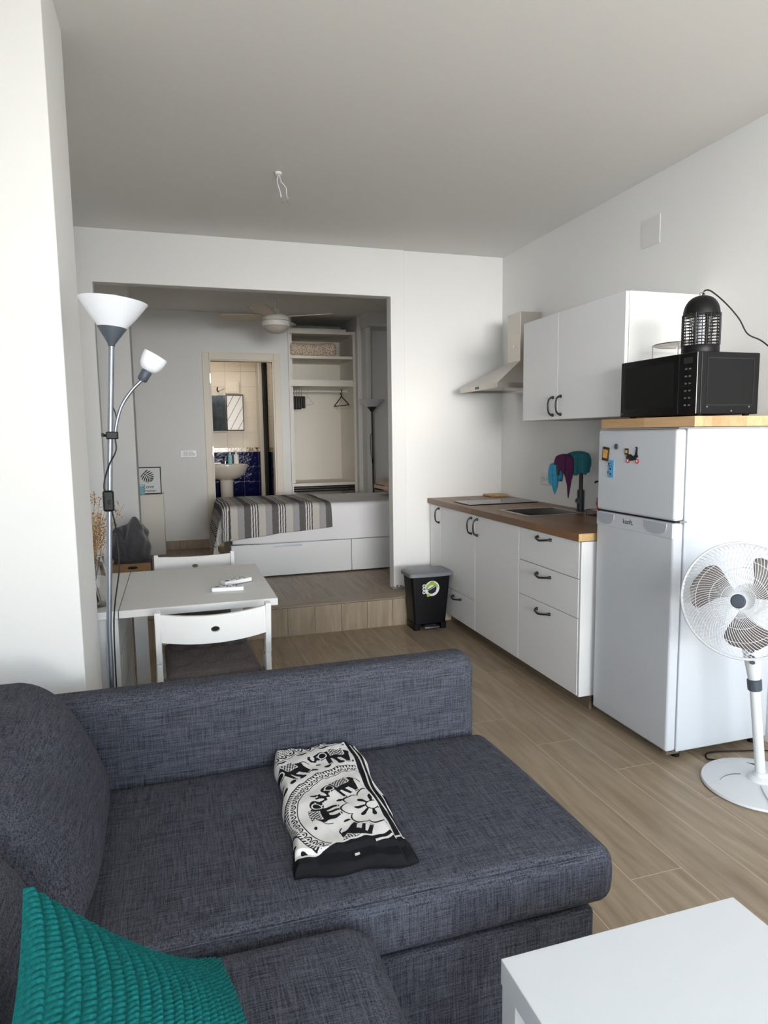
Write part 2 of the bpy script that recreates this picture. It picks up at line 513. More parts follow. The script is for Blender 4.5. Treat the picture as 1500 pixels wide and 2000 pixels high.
def text_part(s, size, mat, parent, mtx, name, ext=0.0004, align='CENTER', shear=0.0):
    cu = bpy.data.curves.new(name, 'FONT'); cu.body = s; cu.size = size; cu.extrude = ext; cu.align_x = align; cu.align_y = 'CENTER'; cu.shear = shear
    t = bpy.data.objects.new(name + '_tmp', cu); COL.objects.link(t)
    bpy.context.view_layer.update()
    me = bpy.data.meshes.new_from_object(t.evaluated_get(bpy.context.evaluated_depsgraph_get()))
    bpy.data.objects.remove(t)
    off = off_of(parent)
    me.transform(Matrix.Translation(-off) @ mtx)
    me.materials.clear(); me.materials.append(M[mat])
    ob = bpy.data.objects.new(name, me); COL.objects.link(ob); ob.parent = parent
    return ob
def frame_mtx(origin, ex, ey):
    ex = Vector(ex).normalized(); ey = Vector(ey).normalized(); ez = ex.cross(ey)
    m = Matrix.Identity(4)
    for i in range(3):
        m[i][0] = ex[i]; m[i][1] = ey[i]; m[i][2] = ez[i]; m[i][3] = origin[i]
    return m
def spline(pts, n=8):
    """Catmull-Rom through points"""
    P = [Vector(p) for p in pts]; P = [2 * P[0] - P[1]] + P + [2 * P[-1] - P[-2]]; out = []
    for i in range(1, len(P) - 2):
        for k in range(n):
            t = k / n; a, b, c, d = P[i - 1], P[i], P[i + 1], P[i + 2]
            out.append(0.5 * ((2 * b) + (c - a) * t + (2 * a - 5 * b + 4 * c - d) * t * t + (3 * b - a - 3 * c + d) * t ** 3))
    out.append(P[-2]); return out

# ================================================================ THE ROOM
H, HB, PZ, PY = 2.752, 2.71, 0.213, -0.25      # ceiling, bedroom ceiling, platform height, platform front
XL, XO1, XO2, ZO = -3.10, -2.956, -0.924, 2.414
PW, PLN = 0.1935, 1.214

floor = struct(box(XL - 0.1, 1.7, -7.4, 0.1, -0.12, -0.0003).build('floor', 'grout'))
def plank_mesh(w, l, mat):
    return box(-w / 2, w / 2, -l / 2, l / 2, -0.009, 0).mesh('plank', mat)
PM = plank_mesh(PW - 0.0026, PLN - 0.0026, 'plank')
pm_cache = {}
def plank(parent, x0, x1, y0, y1, z, mat='plank', name='plank'):
    g = 0.0013
    key = (round(x1 - x0, 4), round(y1 - y0, 4), mat)
    if key not in pm_cache: pm_cache[key] = plank_mesh(x1 - x0 - 2 * g, y1 - y0 - 2 * g, mat)
    o = bpy.data.objects.new(name, pm_cache[key]); COL.objects.link(o); o.parent = parent
    o.location = Vector(((x0 + x1) / 2, (y0 + y1) / 2, z)) - off_of(parent)
    return o
def lay(parent, xa, xb, ya, yb, z, shift=0.0):
    j = -20
    while True:
        xr = -0.4165 - PW * j; xl = xr - PW
        if xr < xa: break
        j += 1
        a, b = max(xl, xa), min(xr, xb)
        if b - a < 0.012: continue
        e = (-1.68 + 0.3035 * (j - 1) + shift) % PLN
        y = e + PLN * math.floor((ya - e) / PLN)
        while y < yb:
            c, d = max(y, ya), min(y + PLN, yb)
            if d - c > 0.012: plank(parent, a, b, c, d, z)
            y += PLN
lay(floor, XL, 0.0, -5.6, PY, 0.0)
box(XL, 1.5, -7.2, -5.602, -0.0003, 0.0).build('floor_area', 'plank', floor)

# raised bedroom floor with riser and nosing
plat = struct(box(XL - 0.2, 0.25, PY + 0.012, 4.3, -0.02, PZ - 0.0003).build('floor_bedroom', 'grout'), 'raised bedroom floor with wood look riser')
lay(plat, XL, 0.1, -0.065, 2.6, PZ, 0.4)
x = -0.63
while x > XL:
    plank(plat, max(XL, x - PLN), x, PY - 0.002, -0.065, PZ, 'plank_x')
    x -= PLN
rz = PZ - 0.012
x = -0.63; rm = {}
while x > XL:
    o = box(x - PW + 0.0012, x - 0.0012, PY, PY + 0.012, 0.001, rz).build('riser_tile', 'riser', plat)
    x -= PW

wr = struct(box(0, 0.15, -3.7, 0.02, 0, H).build('wall_right', 'wall'))
struct(box(0.0, 1.65, -3.85, -3.7, 0, H).build('wall_return', 'wall'))
struct(box(1.5, 1.65, -7.35, -3.85, 0, H).build('wall_side', 'wall'))
b = B(); b.ring((-7.35, 0.0), (0.1, H), (SY0, SZ0), (SY1, SZ1), XL - 0.15, XL, 'x')
struct(b.build('wall_left', 'wall'))
b = B(); b.ring((SY0, SZ0), (SY1, SZ1), (SY0 + 0.05, SZ0 + 0.05), (SY1 - 0.05, SZ1 - 0.05), XL - 0.10, XL - 0.05, 'x')
struct(b.build('window_added', 'white'))  # frame of the side window added for its light
struct(box(XL - 0.02, -2.795, -2.66, -2.245, -0.01, H).build('wall_pier', 'wall', bevel=0.004), 'square white pier standing out from the left wall')
struct(box(XL - 0.15, 1.65, -7.35, 0.12, H, H + 0.1).build('ceiling', 'ceiling'))
b = B()
b.poly([(XL, PZ), (XO1, PZ), (XO1, ZO), (XO2, ZO), (XO2, PZ), (-0.815, PZ), (-0.815, H), (XL, H)], lambda u, v, h: (u, h, v), 0.10)
wf = struct(b.build('wall_far', 'wall', bevel=0.004))
b = B()
for i in range(9):
    cx = -0.925 + 0.115 * i / 8
    b.box(cx - 0.008, cx + 0.008, -0.004, 0.01, PZ, PZ + 0.012 + 0.03 * random.random())
b.build('chipped_plaster', 'worn', wf, label='chipped plaster at the foot of the opening')
struct(box(-0.815, 0.15, 0.02, 0.12, 0, H).build('wall_far_side', 'wall'))
struct(box(-0.815, -0.62, 0.008, 0.02, PZ, PZ + 0.09).build('baseboard_far', 'riser'))
# window wall behind the camera with the balcony door opening, balcony outside
b = B(); b.ring((XL - 0.15, 0.0), (1.65, H), (WX0, WZ0), (WX1, WZ1), WY - 0.15, WY, 'y')
struct(b.build('wall_back', 'wall'))
b = B(); b.ring((WX0, WZ0), (WX1, WZ1), (WX0 + 0.06, WZ0 + 0.06), (WX1 - 0.06, WZ1 - 0.06), WY - 0.11, WY - 0.05, 'y')
w1 = struct(b.build('window_1', 'white'))
box((WX0 + WX1) / 2 - 0.04, (WX0 + WX1) / 2 + 0.04, WY - 0.105, WY - 0.055, WZ0 + 0.06, WZ1 - 0.06).build('window_mullion', 'white', w1)
struct(box(-4.5, 3.0, -9.4, WY - 0.15, -0.14, 0.0).build('floor_balcony', 'terracotta'))
struct(box(-4.5, 3.0, -9.5, -9.4, -0.14, 1.05).build('added_parapet', 'wall'))  # unseen parapet added to block low daylight from near surfaces

# bedroom shell
struct(box(XL - 0.2, 0.3, 0.1, 4.35, HB, HB + 0.1).build('ceiling_bedroom', 'ceiling'))
struct(box(-3.30, -3.20, 0.1, 2.7, PZ, HB).build('wall_bedroom_left', 'wall'))
struct(box(-3.20, -2.806, 1.2, 1.5, PZ, HB).build('wall_bedroom_pier', 'wall', bevel=0.004), 'white wall end inside the bedroom beside the opening')
DX0, DX1, DZ = -2.09, -1.44, 2.205
b = B(); b.poly([(-3.25, PZ), (DX0 - 0.02, PZ), (DX0 - 0.02, DZ + 0.02), (DX1 + 0.02, DZ + 0.02), (DX1 + 0.02, PZ), (-1.262, PZ), (-1.262, HB), (-3.25, HB)], lambda u, v, h: (u, 2.6 + h, v), 0.10)
struct(b.build('wall_bedroom_back', 'wall'))
struct(box(-1.262, -0.40, 3.28, 3.36, PZ, HB).build('wall_alcove', 'wall'))
struct(box(-0.50, -0.42, 2.62, 3.36, PZ, HB).build('wall_alcove_end', 'wall'))
struct(box(-1.30, -1.262, 2.62, 3.30, PZ, HB).build('wall_alcove_side', 'wall'))
struct(box(-0.455, -0.395, 2.32, 2.62, PZ, HB).build('wall_bedroom_column', 'wall', bevel=0.02, seg=4), 'narrow rounded pillar beside the open closet')
struct(box(-0.50, 0.2, 2.52, 2.62, PZ, HB).build('wall_bedroom_end', 'wall'))
struct(box(0.1, 0.2, 0.12, 2.55, PZ, HB).build('wall_bedroom_right', 'wall'))
struct(box(-0.47, 0.1, 2.2, 2.52, 2.56, HB).build('ceiling_beam', 'wall'))
struct(box(-2.63, DX0 - 0.085, 2.588, 2.6, PZ, PZ + 0.092).build('baseboard_bedroom', 'riser'))

# bathroom door frame
dr = struct(box(DX0 - 0.085, DX0 - 0.015, 2.578, 2.6, PZ, DZ + 0.085).build('door_1', 'cream', bevel=0.004), 'cream painted frame of the bathroom doorway')
box(DX1 + 0.015, DX1 + 0.085, 2.578, 2.6, PZ, DZ + 0.085).build('door_casing', 'cream', dr, bevel=0.004)
box(DX0 - 0.015, DX1 + 0.015, 2.576, 2.6, DZ + 0.01, DZ + 0.085).build('door_casing', 'cream', dr, bevel=0.004)
box(DX0 - 0.02, DX0, 2.59, 2.71, PZ, DZ + 0.02).build('door_jamb', 'cream', dr)
box(DX1, DX1 + 0.02, 2.59, 2.71, PZ, DZ + 0.02).build('door_jamb', 'cream', dr)
box(DX0, DX1, 2.59, 2.71, DZ, DZ + 0.02).build('door_jamb', 'cream', dr)
for z in (2.02, 1.25):
    box(DX0 - 0.014, DX0 - 0.004, 2.574, 2.592, z - 0.05, z + 0.05).build('hinge', 'steel', dr)

# bathroom shell and tiles
wb = struct(box(-3.0, -1.2, 4.11, 4.2, PZ, HB).build('wall_bathroom_back', 'grout'))
struct(box(-1.30, -1.2, 2.7, 4.11, PZ, HB).build('wall_bathroom_right_core', 'wall'))
wrr = struct(box(-1.312, -1.30, 2.7, 4.11, PZ, HB).build('wall_bathroom_right', 'grout'))
struct(box(-3.0, -2.9, 2.7, 4.11, PZ, HB).build('wall_bathroom_left', 'wall'))
TB = 1.262
def tile_mesh(w, d, h, mat, nm):
    o = box(-w / 2, w / 2, -d / 2, d / 2, -h / 2, h / 2); me = o.mesh(nm, mat); return me
tw, th = 0.1936, 0.1926
tmc = tile_mesh(tw, 0.012, th, 'tile_cream', 'tile'); tmn = tile_mesh(tw, 0.012, th, 'tile_navy', 'tile'); tmm = tile_mesh(tw, 0.012, 0.0536, 'mosaic', 'border_tile')
tsc = tile_mesh(0.012, tw, th, 'tile_cream', 'tile'); tsn = tile_mesh(0.012, tw, th, 'tile_navy', 'tile'); tsm = tile_mesh(0.012, tw, 0.0536, 'mosaic', 'border_tile')
def put(parent, me, loc, nm='tile'):
    o = bpy.data.objects.new(nm, me); COL.objects.link(o); o.parent = parent; o.location = loc
    a = 0.006
    o.rotation_euler = (random.uniform(-a, a), 0, random.uniform(-a, a))
for i in range(-1, 5):
    cx = -1.635 - 0.196 * i + 0.098
    for k in range(7):
        put(wb, tmc, (cx, 4.104, TB + 0.0975 + 0.195 * k))
    put(wb, tmm, (cx, 4.103, TB - 0.028), 'border_tile')
    for k in range(4):
        put(wb, tmn, (cx, 4.104, TB - 0.056 - 0.0975 - 0.195 * k))
for i in range(5):
    cy = 4.0 - 0.196 * i
    for k in range(7): put(wrr, tsc, (-1.316, cy, TB + 0.0975 + 0.195 * k))
    put(wrr, tsm, (-1.317, cy, TB - 0.028), 'border_tile')
    for k in range(4): put(wrr, tsn, (-1.316, cy, TB - 0.056 - 0.0975 - 0.195 * k))
o = box(-1.425, -1.375, 3.98, 4.07, PZ, HB).build('shower_post', 'ceramic', bevel=0.01, seg=3, loc=(-1.40, 4.02, PZ)); tag(o, 'pale vertical post at the bathroom corner', 'post')
o = box(-1.372, -1.335, 3.90, 4.07, PZ, HB).build('shower_screen', 'black_plastic', bevel=0.003, loc=(-1.35, 3.98, PZ)); tag(o, 'dark upright shower screen edge beside the pale post', 'shower screen')

# ================================================================ KITCHEN
CF = -0.62         # door front plane
KT = 0.868
def pull(parent, c, axis, L=0.12, name='handle'):
    """curved black pull; axis 'z' upright or 'y' lying"""
    b = B()
    x, y, z = c
    pts = []
    for t, o in ((-0.5, 0.004), (-0.47, 0.018), (-0.36, 0.029), (-0.18, 0.033), (0, 0.034), (0.18, 0.033), (0.36, 0.029), (0.47, 0.018), (0.5, 0.004)):
        pts.append((x - o, y + (t * L if axis == 'y' else 0), z + (t * L if axis == 'z' else 0) - (0.010 * (1 - abs(2 * t)) if axis == 'y' else 0)))
    b.tube(pts, [0.0075, 0.0055, 0.005, 0.0055, 0.006, 0.0055, 0.005, 0.0055, 0.0075], 8)
    h = b.build(name, 'black', parent, smooth=60)
    for t in (-0.5, 0.5):
        q = B(); m = Matrix.Rotation(PI / 2, 4, 'Y')
        q.lathe([(0.0, -0.002), (0.009, 0.0), (0.0095, 0.005), (0.006, 0.012), (0.0, 0.013)], 12, (x, y + (t * L if axis == 'y' else 0), z + (t * L if axis == 'z' else 0)), mat=Matrix.Rotation(-PI / 2, 4, 'Y'))
        q.build('handle_foot', 'black', h, smooth=50)
    return h
def base_cabinet(name, label, y0, y1, group='white kitchen base cabinets', end=False):
    t = thing(name, label, 'cabinet', ((CF) / 2, (y0 + y1) / 2, 0), group=None)
    b = B()
    th = 0.016
    ya, yb = y0 + 0.0005, y1 - 0.0005
    b.box(CF + 0.021, -0.02, ya, ya + th, 0.08, KT); b.box(CF + 0.021, -0.02, yb - th, yb, 0.08, KT)
    b.box(CF + 0.021, -0.02, ya + th, yb - th, 0.08, 0.08 + th); b.box(-0.03, -0.02, ya + th, yb - th, 0.08 + th, KT)
    b.build('carcass', 'white_matt', t)
    box(CF + 0.075, CF + 0.09, ya, yb, 0.001, 0.08).build('plinth', 'plinth', t)
    return t
def door(t, y0, y1, z0, z1, name='door'):
    return box(CF, CF + 0.019, y0 + 0.0023, y1 - 0.0023, z0 + 0.002, z1 - 0.002).build(name, 'front', t, bevel=0.0015)
t = base_cabinet('narrow_cabinet', 'narrow white base cabinet with one black pull against the far wall', -0.215, 0.012)
d = door(t, -0.215, 0.0, 0.08, KT); pull(d, (CF, -0.185, 0.795), 'z', 0.105)
t = base_cabinet('hob_cabinet', 'white base cabinet under the hob with tall door above a low drawer', -0.82, -0.215)
d = door(t, -0.82, -0.215, 0.284, KT); pull(d, (CF, -0.765, 0.79), 'z', 0.105)
d = door(t, -0.82, -0.215, 0.08, 0.284, 'drawer'); pull(d, (CF, -0.527, 0.243), 'y', 0.125)
t = base_cabinet('sink_cabinet', 'white base cabinet under the sink with one full height door', -1.416, -0.82)
d = door(t, -1.416, -0.82, 0.08, KT); pull(d, (CF, -0.858, 0.79), 'z', 0.105)
t = base_cabinet('drawer_cabinet', 'white base cabinet with three drawers next to the fridge', -2.022, -1.416)
for z0, z1, hz in ((0.679, KT, 0.838), (0.479, 0.679, 0.636), (0.08, 0.479, 0.436)):
    d = door(t, -2.022, -1.416, z0, z1, 'drawer'); pull(d, (CF, -1.695, hz), 'y', 0.13)
box(CF + 0.002, -0.02, -2.038, -2.0225, 0.08, KT).build('end_panel', 'white', t, bevel=0.0015)

b = B(); b.ring((-0.637, -2.04), (-0.002, 0.018), (-0.508, -1.325), (-0.122, -0.955), 0.872, 0.910, 'z')
wt = b.build('worktop', 'oak', loc=(-0.32, -1.0, 0.872), bevel=0.002); tag(wt, 'oak butcher block kitchen worktop along the right wall', 'worktop')
# worktop end edge
box(-0.6375, -0.002, -2.0415, -2.0402, 0.8725, 0.9095).build('edge_band', 'bamboo', wt, label='paler oak end edge')
t = thing('kitchen_sink', 'square stainless steel sink set into the oak worktop', 'sink', (-0.315, -1.14, 0.91))
b = B(); b.ring((-0.522, -1.339), (-0.112, -0.945), (-0.492, -1.309), (-0.138, -0.972), 0.9102, 0.9125, 'z')
b.build('rim', 'steel', t, bevel=0.0008)
b = B()
x0, x1, y0, y1, zb, zt = -0.492, -0.138, -1.309, -0.972, 0.745, 0.911
b.add([(x0, y0, zt), (x1, y0, zt), (x1, y1, zt), (x0, y1, zt), (x0 + 0.012, y0 + 0.012, zb), (x1 - 0.012, y0 + 0.012, zb), (x1 - 0.012, y1 - 0.012, zb), (x0 + 0.012, y1 - 0.012, zb)],
      [(0, 1, 5, 4), (1, 2, 6, 5), (2, 3, 7, 6), (3, 0, 4, 7), (4, 5, 6, 7)])
o = b.build('basin', 'sinksteel', t); md = o.modifiers.new('solid', 'SOLIDIFY'); md.thickness = 0.002; md.offset = 1
b = B(); b.lathe([(0.0, 0.0), (0.035, 0.0), (0.038, 0.003), (0.02, 0.004), (0.0, 0.003)], 20, (-0.315, -1.14, 0.7465)); b.build('drain', 'chrome', t, smooth=40)

t = thing('kitchen_tap', 'dark gunmetal mixer tap standing behind the sink', 'tap', (-0.075, -1.205, 0.9105))
b = B(); b.lathe([(0.026, 0), (0.026, 0.006), (0.0225, 0.008), (0.0225, 0.13), (0.021, 0.133), (0.0, 0.133)], 20, (-0.075, -1.205, 0.9105)); b.build('body', 'lampblack', t, smooth=40)
b = B(); b.tube([(-0.075, -1.205, 1.04)] + [(-0.075 - 0.085 * (1 - math.cos(a)), -1.205, 1.17 + 0.085 * math.sin(a)) for a in np.linspace(0, PI, 14)] + [(-0.245, -1.205, 1.14)], 0.0125, 12); b.build('spout', 'lampblack', t, smooth=50)
b = B(); b.tube([(-0.09, -1.205, 0.98), (-0.105, -1.225, 0.98), (-0.125, -1.25, 0.98)], 0.017, 12); l = b.build('lever_hub', 'lampblack', t, smooth=50)
b = B(); b.tube([(-0.12, -1.245, 0.985), (-0.155, -1.28, 0.995)], 0.0045, 8); b.build('lever', 'lampblack', l, smooth=50)

# cloths hung over the tap
def rag(name, label, mat, cx, cy, top, rx, ry, drop, tail, tdir, tw, seed):
    """cloth draped over the spout: dome, gathered skirt, one hanging corner"""
    g = np.random.default_rng(seed); ph = g.uniform(0, 6, 5)
    b = B()
    def fn(u, v):
        a = 2 * PI * u
        da = (a - tdir + PI) % (2 * PI) - PI
        L = drop * (1 + 0.18 * math.sin(2 * a + ph[0]) + 0.10 * math.sin(5 * a + ph[1])) + tail * math.exp(-(da / tw) ** 2)
        s = v * (0.055 + L)
        fold = 1 + 0.13 * math.sin(6 * a + ph[2]) * min(1, s / 0.08) + 0.07 * math.sin(11 * a + ph[3]) * min(1, s / 0.08)
        q = min(1.0, s / 0.075); rr = math.sin(q * PI / 2) * fold
        rr *= 1 - 0.55 * max(0, min(1, (s - 0.10) / 0.2)) * (1 if tail > 0 else 0.3)
        z = top - 0.030 * (1 - math.cos(q * PI / 2)) - max(0, s - 0.050)
        return (cx + rx * rr * math.cos(a), cy + ry * rr * math.sin(a), z)
    b.grid(fn, 60, 30)
    o = b.build(name, mat, smooth=80, loc=(cx, cy, top - 0.15))
    md = o.modifiers.new('solid', 'SOLIDIFY'); md.thickness = 0.003; md.offset = 1
    return tag(o, label, 'cloth')
rag('cleaning_cloth', 'teal microfibre cloth draped on top of the tap', 'teal_cloth', -0.108, -1.22, 1.284, 0.062, 0.075, 0.085, 0.03, 5.2, 0.9, 3)
rag('cleaning_cloth', 'purple microfibre cloth hanging to a point from the tap', 'purple', -0.196, -1.205, 1.268, 0.052, 0.058, 0.075, 0.16, 5.1, 0.55, 5)
rag('cleaning_cloth', 'light blue cloth corner hanging below the purple cloth', 'blue_cloth', -0.232, -1.165, 1.215, 0.040, 0.044, 0.07, 0.09, 4.0, 0.6, 8)

t = thing('soap_dispenser', 'red soap dispenser with black pump beside the fridge', 'soap dispenser', (-0.105, -1.50, 0.9105))
b = B(); b.lathe([(0.0, 0), (0.034, 0), (0.036, 0.004), (0.040, 0.03), (0.052, 0.075), (0.047, 0.11), (0.022, 0.135), (0.013, 0.142), (0.0, 0.142)], 28, (-0.105, -1.50, 0.9105)); b.build('bottle', 'red', t, smooth=50)
b = B(); b.lathe([(0.0, 0.142), (0.016, 0.142), (0.016, 0.158), (0.006, 0.16), (0.006, 0.2), (0.011, 0.202), (0.011, 0.214), (0, 0.215)], 16, (-0.105, -1.50, 0.9105)); p = b.build('pump', 'black_plastic', t, smooth=40)
b = B(); b.tube([(-0.105, -1.50, 1.118), (-0.165, -1.49, 1.116), (-0.172, -1.489, 1.108)], 0.005, 8); b.build('nozzle', 'black_plastic', p, smooth=50)
t = thing('soap_tray', 'black wire tray under the red soap dispenser', 'tray', (-0.105, -1.48, 0.9105))
b = B()
for yy in np.linspace(-1.57, -1.41, 6): b.tube([(-0.17, yy, 0.9125), (-0.05, yy, 0.9125)], 0.0018, 6)
b.tube([(-0.17, -1.57, 0.9125), (-0.05, -1.57, 0.9125), (-0.05, -1.41, 0.9125), (-0.17, -1.41, 0.9125)], 0.0018, 6, closed=True)
b.build('wires', 'black', t)
b = B(); b.tube([(-0.17, -1.57, 0.945), (-0.05, -1.57, 0.945), (-0.05, -1.41, 0.945), (-0.17, -1.41, 0.945)], 0.0018, 6, closed=True)
for px_, py_ in ((-0.17, -1.57), (-0.05, -1.57), (-0.05, -1.41), (-0.17, -1.41)): b.tube([(px_, py_, 0.912), (px_, py_, 0.945)], 0.0018, 6)
b.build('rail', 'black', t)

t = thing('hob', 'black glass two zone hob set into the oak worktop', 'hob', (-0.30, -0.49, 0.91))
box(-0.575, -0.045, -0.635, -0.355, 0.9102, 0.9165).build('glass_plate', 'black_gloss', t, bevel=0.002)
for cx, r in ((-0.44, 0.085), (-0.19, 0.07)):
    b = B(); b.lathe([(r - 0.002, 0.9166), (r, 0.9168), (r + 0.002, 0.9166)], 40, (cx, -0.495, 0), closed=True); b.build('cooking_zone', 'greyprint', t)
o = B().rbox((-0.165, -0.14, 0.9105), (-0.02, 0.012, 0.927), 0.006, 8).build('cutting_board', 'bamboo', smooth=40, loc=(-0.09, -0.06, 0.9105)); tag(o, 'small wooden cutting board behind the hob', 'cutting board')

# extractor hood
t = thing('cooker_hood', 'stainless steel chimney hood above the hob', 'extractor hood', (-0.2, -0.495, 1.70))
hy0, hy1, hx = -0.800, -0.190, -0.452
cy0, cy1, cx = -0.575, -0.385, -0.165
b = B(); b.hexa([(hx, hy0, 1.735), (-0.001, hy0, 1.735), (-0.001, hy1, 1.735), (hx, hy1, 1.735)], [(cx, cy0, 1.905), (-0.001, cy0, 1.905), (-0.001, cy1, 1.905), (cx, cy1, 1.905)])
b.build('canopy', 'steel', t)
b = B(); b.ring((hx, hy0), (-0.001, hy1), (hx + 0.02, hy0 + 0.02), (-0.02, hy1 - 0.02), 1.702, 1.735, 'z'); b.build('lip', 'steel', t)
box(hx + 0.02, -0.02, hy0 + 0.02, hy1 - 0.02, 1.712, 1.716).build('filter', 'chrome', t)
box(cx, -0.001, cy0, cy1, 1.905, 2.24).build('chimney', 'steel', t, bevel=0.001)
box(hx - 0.0015, hx + 0.001, -0.515, -0.455, 1.709, 1.728).build('control_panel', 'black_gloss', t)
b = B(); b.lathe([(0, 0), (0.009, 0), (0.009, 0.003), (0, 0.004)], 16, (cx, -0.485, 2.01), mat=Matrix.Rotation(-PI / 2, 4, 'Y')); b.build('badge', 'chrome', t)

# wall cabinet
t = thing('wall_cabinet', 'white two door wall cabinet hung above the worktop', 'cabinet', (-0.2, -1.57, 1.475))
b = B()
b.box(-0.398, -0.001, -2.062, -2.046, 1.475, 2.068); b.box(-0.398, -0.001, -1.095, -1.079, 1.475, 2.068)
b.box(-0.398, -0.001, -2.046, -1.095, 1.475, 1.491); b.box(-0.398, -0.001, -2.046, -1.095, 2.052, 2.068); b.box(-0.012, -0.001, -2.046, -1.095, 1.491, 2.052)
b.build('carcass', 'white_matt', t)
UF = -0.419
d = box(UF, UF + 0.019, -1.4725, -1.080, 1.4765, 2.0665).build('door', 'front', t, bevel=0.0015); pull(d, (UF, -1.43, 1.552), 'z', 0.10)
d = box(UF, UF + 0.019, -2.061, -1.4755, 1.4765, 2.0665).build('door', 'front', t, bevel=0.0015); pull(d, (UF, -1.512, 1.554), 'z', 0.10)

# sockets, vent plate
def socket(name, label, cy, cz):
    t = thing(name, label, 'power socket', (-0.001, cy, cz))
    box(-0.010, -0.0005, cy - 0.077, cy + 0.077, cz - 0.041, cz + 0.041).build('plate', 'white', t, bevel=0.003)
    for s in (-0.036, 0.036):
        b = B(); b.lathe([(0.020, 0.0), (0.0225, 0.0), (0.0225, 0.004), (0.020, 0.004), (0.020, 0.0015), (0.0, 0.0015)], 24, (-0.010, cy + s, cz), mat=Matrix.Rotation(-PI / 2, 4, 'Y'))
        w = b.build('socket_well', 'white_matt', t, smooth=30)
        for q in (-0.009, 0.009):
            box(-0.0125, -0.0112, cy + s + q - 0.0025, cy + s + q + 0.0025, cz - 0.0025, cz + 0.0025).build('pin_hole', 'dark', w)
socket('wall_socket', 'white double wall socket above the worktop', -0.675, 1.08)
o = box(-0.004, -0.0005, -1.77, -1.625, 2.392, 2.541).build('vent_plate', 'white_matt', loc=(0, -1.7, 2.46), bevel=0.002); tag(o, 'plain square white cover plate high on the right wall', 'cover plate')

# ---------------------------------------------------------------- fridge
FX, FY0, FY1, FZ = -0.563, -2.604, -2.074, 1.413
t = thing('fridge', 'white two door fridge freezer at the end of the kitchen row', 'fridge', (-0.29, -2.34, 0))
box(-0.508, -0.02, FY0 + 0.002, FY1 - 0.002, 0.035, FZ).build('body', 'fridge', t, bevel=0.006, seg=3)
box(FX + 0.008, -0.02, FY0, FY1, FZ - 0.001, FZ + 0.004).build('top_cap', 'fridge', t, bevel=0.002)
d1 = box(FX, -0.514, FY0, FY1, 1.034, FZ - 0.002).build('freezer_door', 'fridge', t, bevel=0.012, seg=4)
d2 = box(FX, -0.514, FY0, FY1, 0.042, 1.026).build('fridge_door', 'fridge', t, bevel=0.012, seg=4)
box(FX + 0.015, -0.514, FY0 + 0.012, FY1 - 0.012, 1.0255, 1.0345).build('door_gap', 'dark', t)
box(FX - 0.003, FX + 0.004, FY0 + 0.006, FY1 - 0.006, 0.962, 1.024).build('handle_strip', 'fridge', d2, bevel=0.002)
for ya, yb in ((-2.215, -2.085), (-2.565, -2.425)):
    b = B()
    def fn(u, v, ya=ya, yb=yb):
        a = u * PI
        yy = (ya + yb) / 2 + (yb - ya) / 2 * math.cos(a) * (1 - 0.10 * v)
        zz = 1.021 - 0.050 * (math.sin(a) ** 0.55) * (1 - 0.15 * v) if 0 < u < 1 else 1.021
        return (FX - 0.004 + 0.010 * v, yy, zz)
    pts = [(u / 24) for u in range(25)]
    outer = [fn(u, 0) for u in pts]
    n = len(outer)
    b.add([(p[0] - 0.002, p[1], p[2]) for p in outer] + [(p[0] + 0.004, p[1], p[2]) for p in outer], [tuple(range(n)), tuple(range(2 * n - 1, n - 1, -1))] + [(i, i + 1, n + i + 1, n + i) for i in range(n - 1)])
    b.build('grip_recess', 'grip', d2)
text_part('kunft.', 0.032, 'ink', d2, frame_mtx((FX - 0.0033, -2.315, 0.998), (0, -1, 0), (0, 0, 1)), 'brand_lettering', 0.0003)
b = B(); b.box(-0.55, -0.505, FY0 + 0.012, FY0 + 0.03, FZ - 0.001, FZ + 0.0045); b.build('hinge', 'steel', t)
box(-0.535, -0.50, FY0 - 0.001, FY0 + 0.02, 1.0262, 1.0338).build('hinge', 'steel', t)
box(-0.555, -0.49, FY0 + 0.006, FY0 + 0.03, 0.028, 0.041).build('hinge', 'steel', t)
for yy in (FY0 + 0.04, FY1 - 0.04):
    for xx in (-0.48, -0.06):
        b = B(); b.lathe([(0.018, 0.0), (0.018, 0.02), (0.008, 0.022), (0.008, 0.036), (0.0, 0.036)], 12, (xx, yy, 0.0)); b.build('foot', 'black_plastic', t)

# magnets
def mag(y0, y1, z0, z1, th, mat, name, label, cat='fridge magnet'):
    o = box(FX - th, FX - 0.0002, y0, y1, z0, z1).build(name, mat, loc=(FX, (y0 + y1) / 2, (z0 + z1) / 2), bevel=0.0012); return tag(o, label, cat, 'magnets on the freezer door')
o = mag(-2.163, -2.117, 1.268, 1.332, 0.006, 'brown', 'picture_magnet', 'brown and gold square magnet on the freezer door')
o.rotation_euler = (0.12, 0, 0)
box(FX - 0.0075, FX - 0.0055, -2.156, -2.124, 1.281, 1.320).build('picture', 'gold', o)
b = B(); b.lathe([(0, 0), (0.013, 0), (0.0135, 0.003), (0.011, 0.006), (0, 0.006)], 20, (FX - 0.0002, -2.216, 1.335), mat=Matrix.Rotation(-PI / 2, 4, 'Y')); o = b.build('round_magnet', 'slate', smooth=40, loc=(FX, -2.216, 1.335)); tag(o, 'small round dark magnet on the freezer door', 'fridge magnet', 'magnets on the freezer door')
o = mag(-2.202, -2.158, 1.192, 1.272, 0.003, 'skyblue', 'card_magnet', 'pale blue upright card magnet on the freezer door')
b = B()
for i in range(16):
    yy = -2.2 + 0.04 * random.random(); zz = 1.20 + 0.055 * random.random(); w_ = 0.003 + 0.004 * random.random()
    b.box(FX - 0.0034, FX - 0.003, yy, yy + w_, zz, zz + 0.004 + 0.006 * random.random())
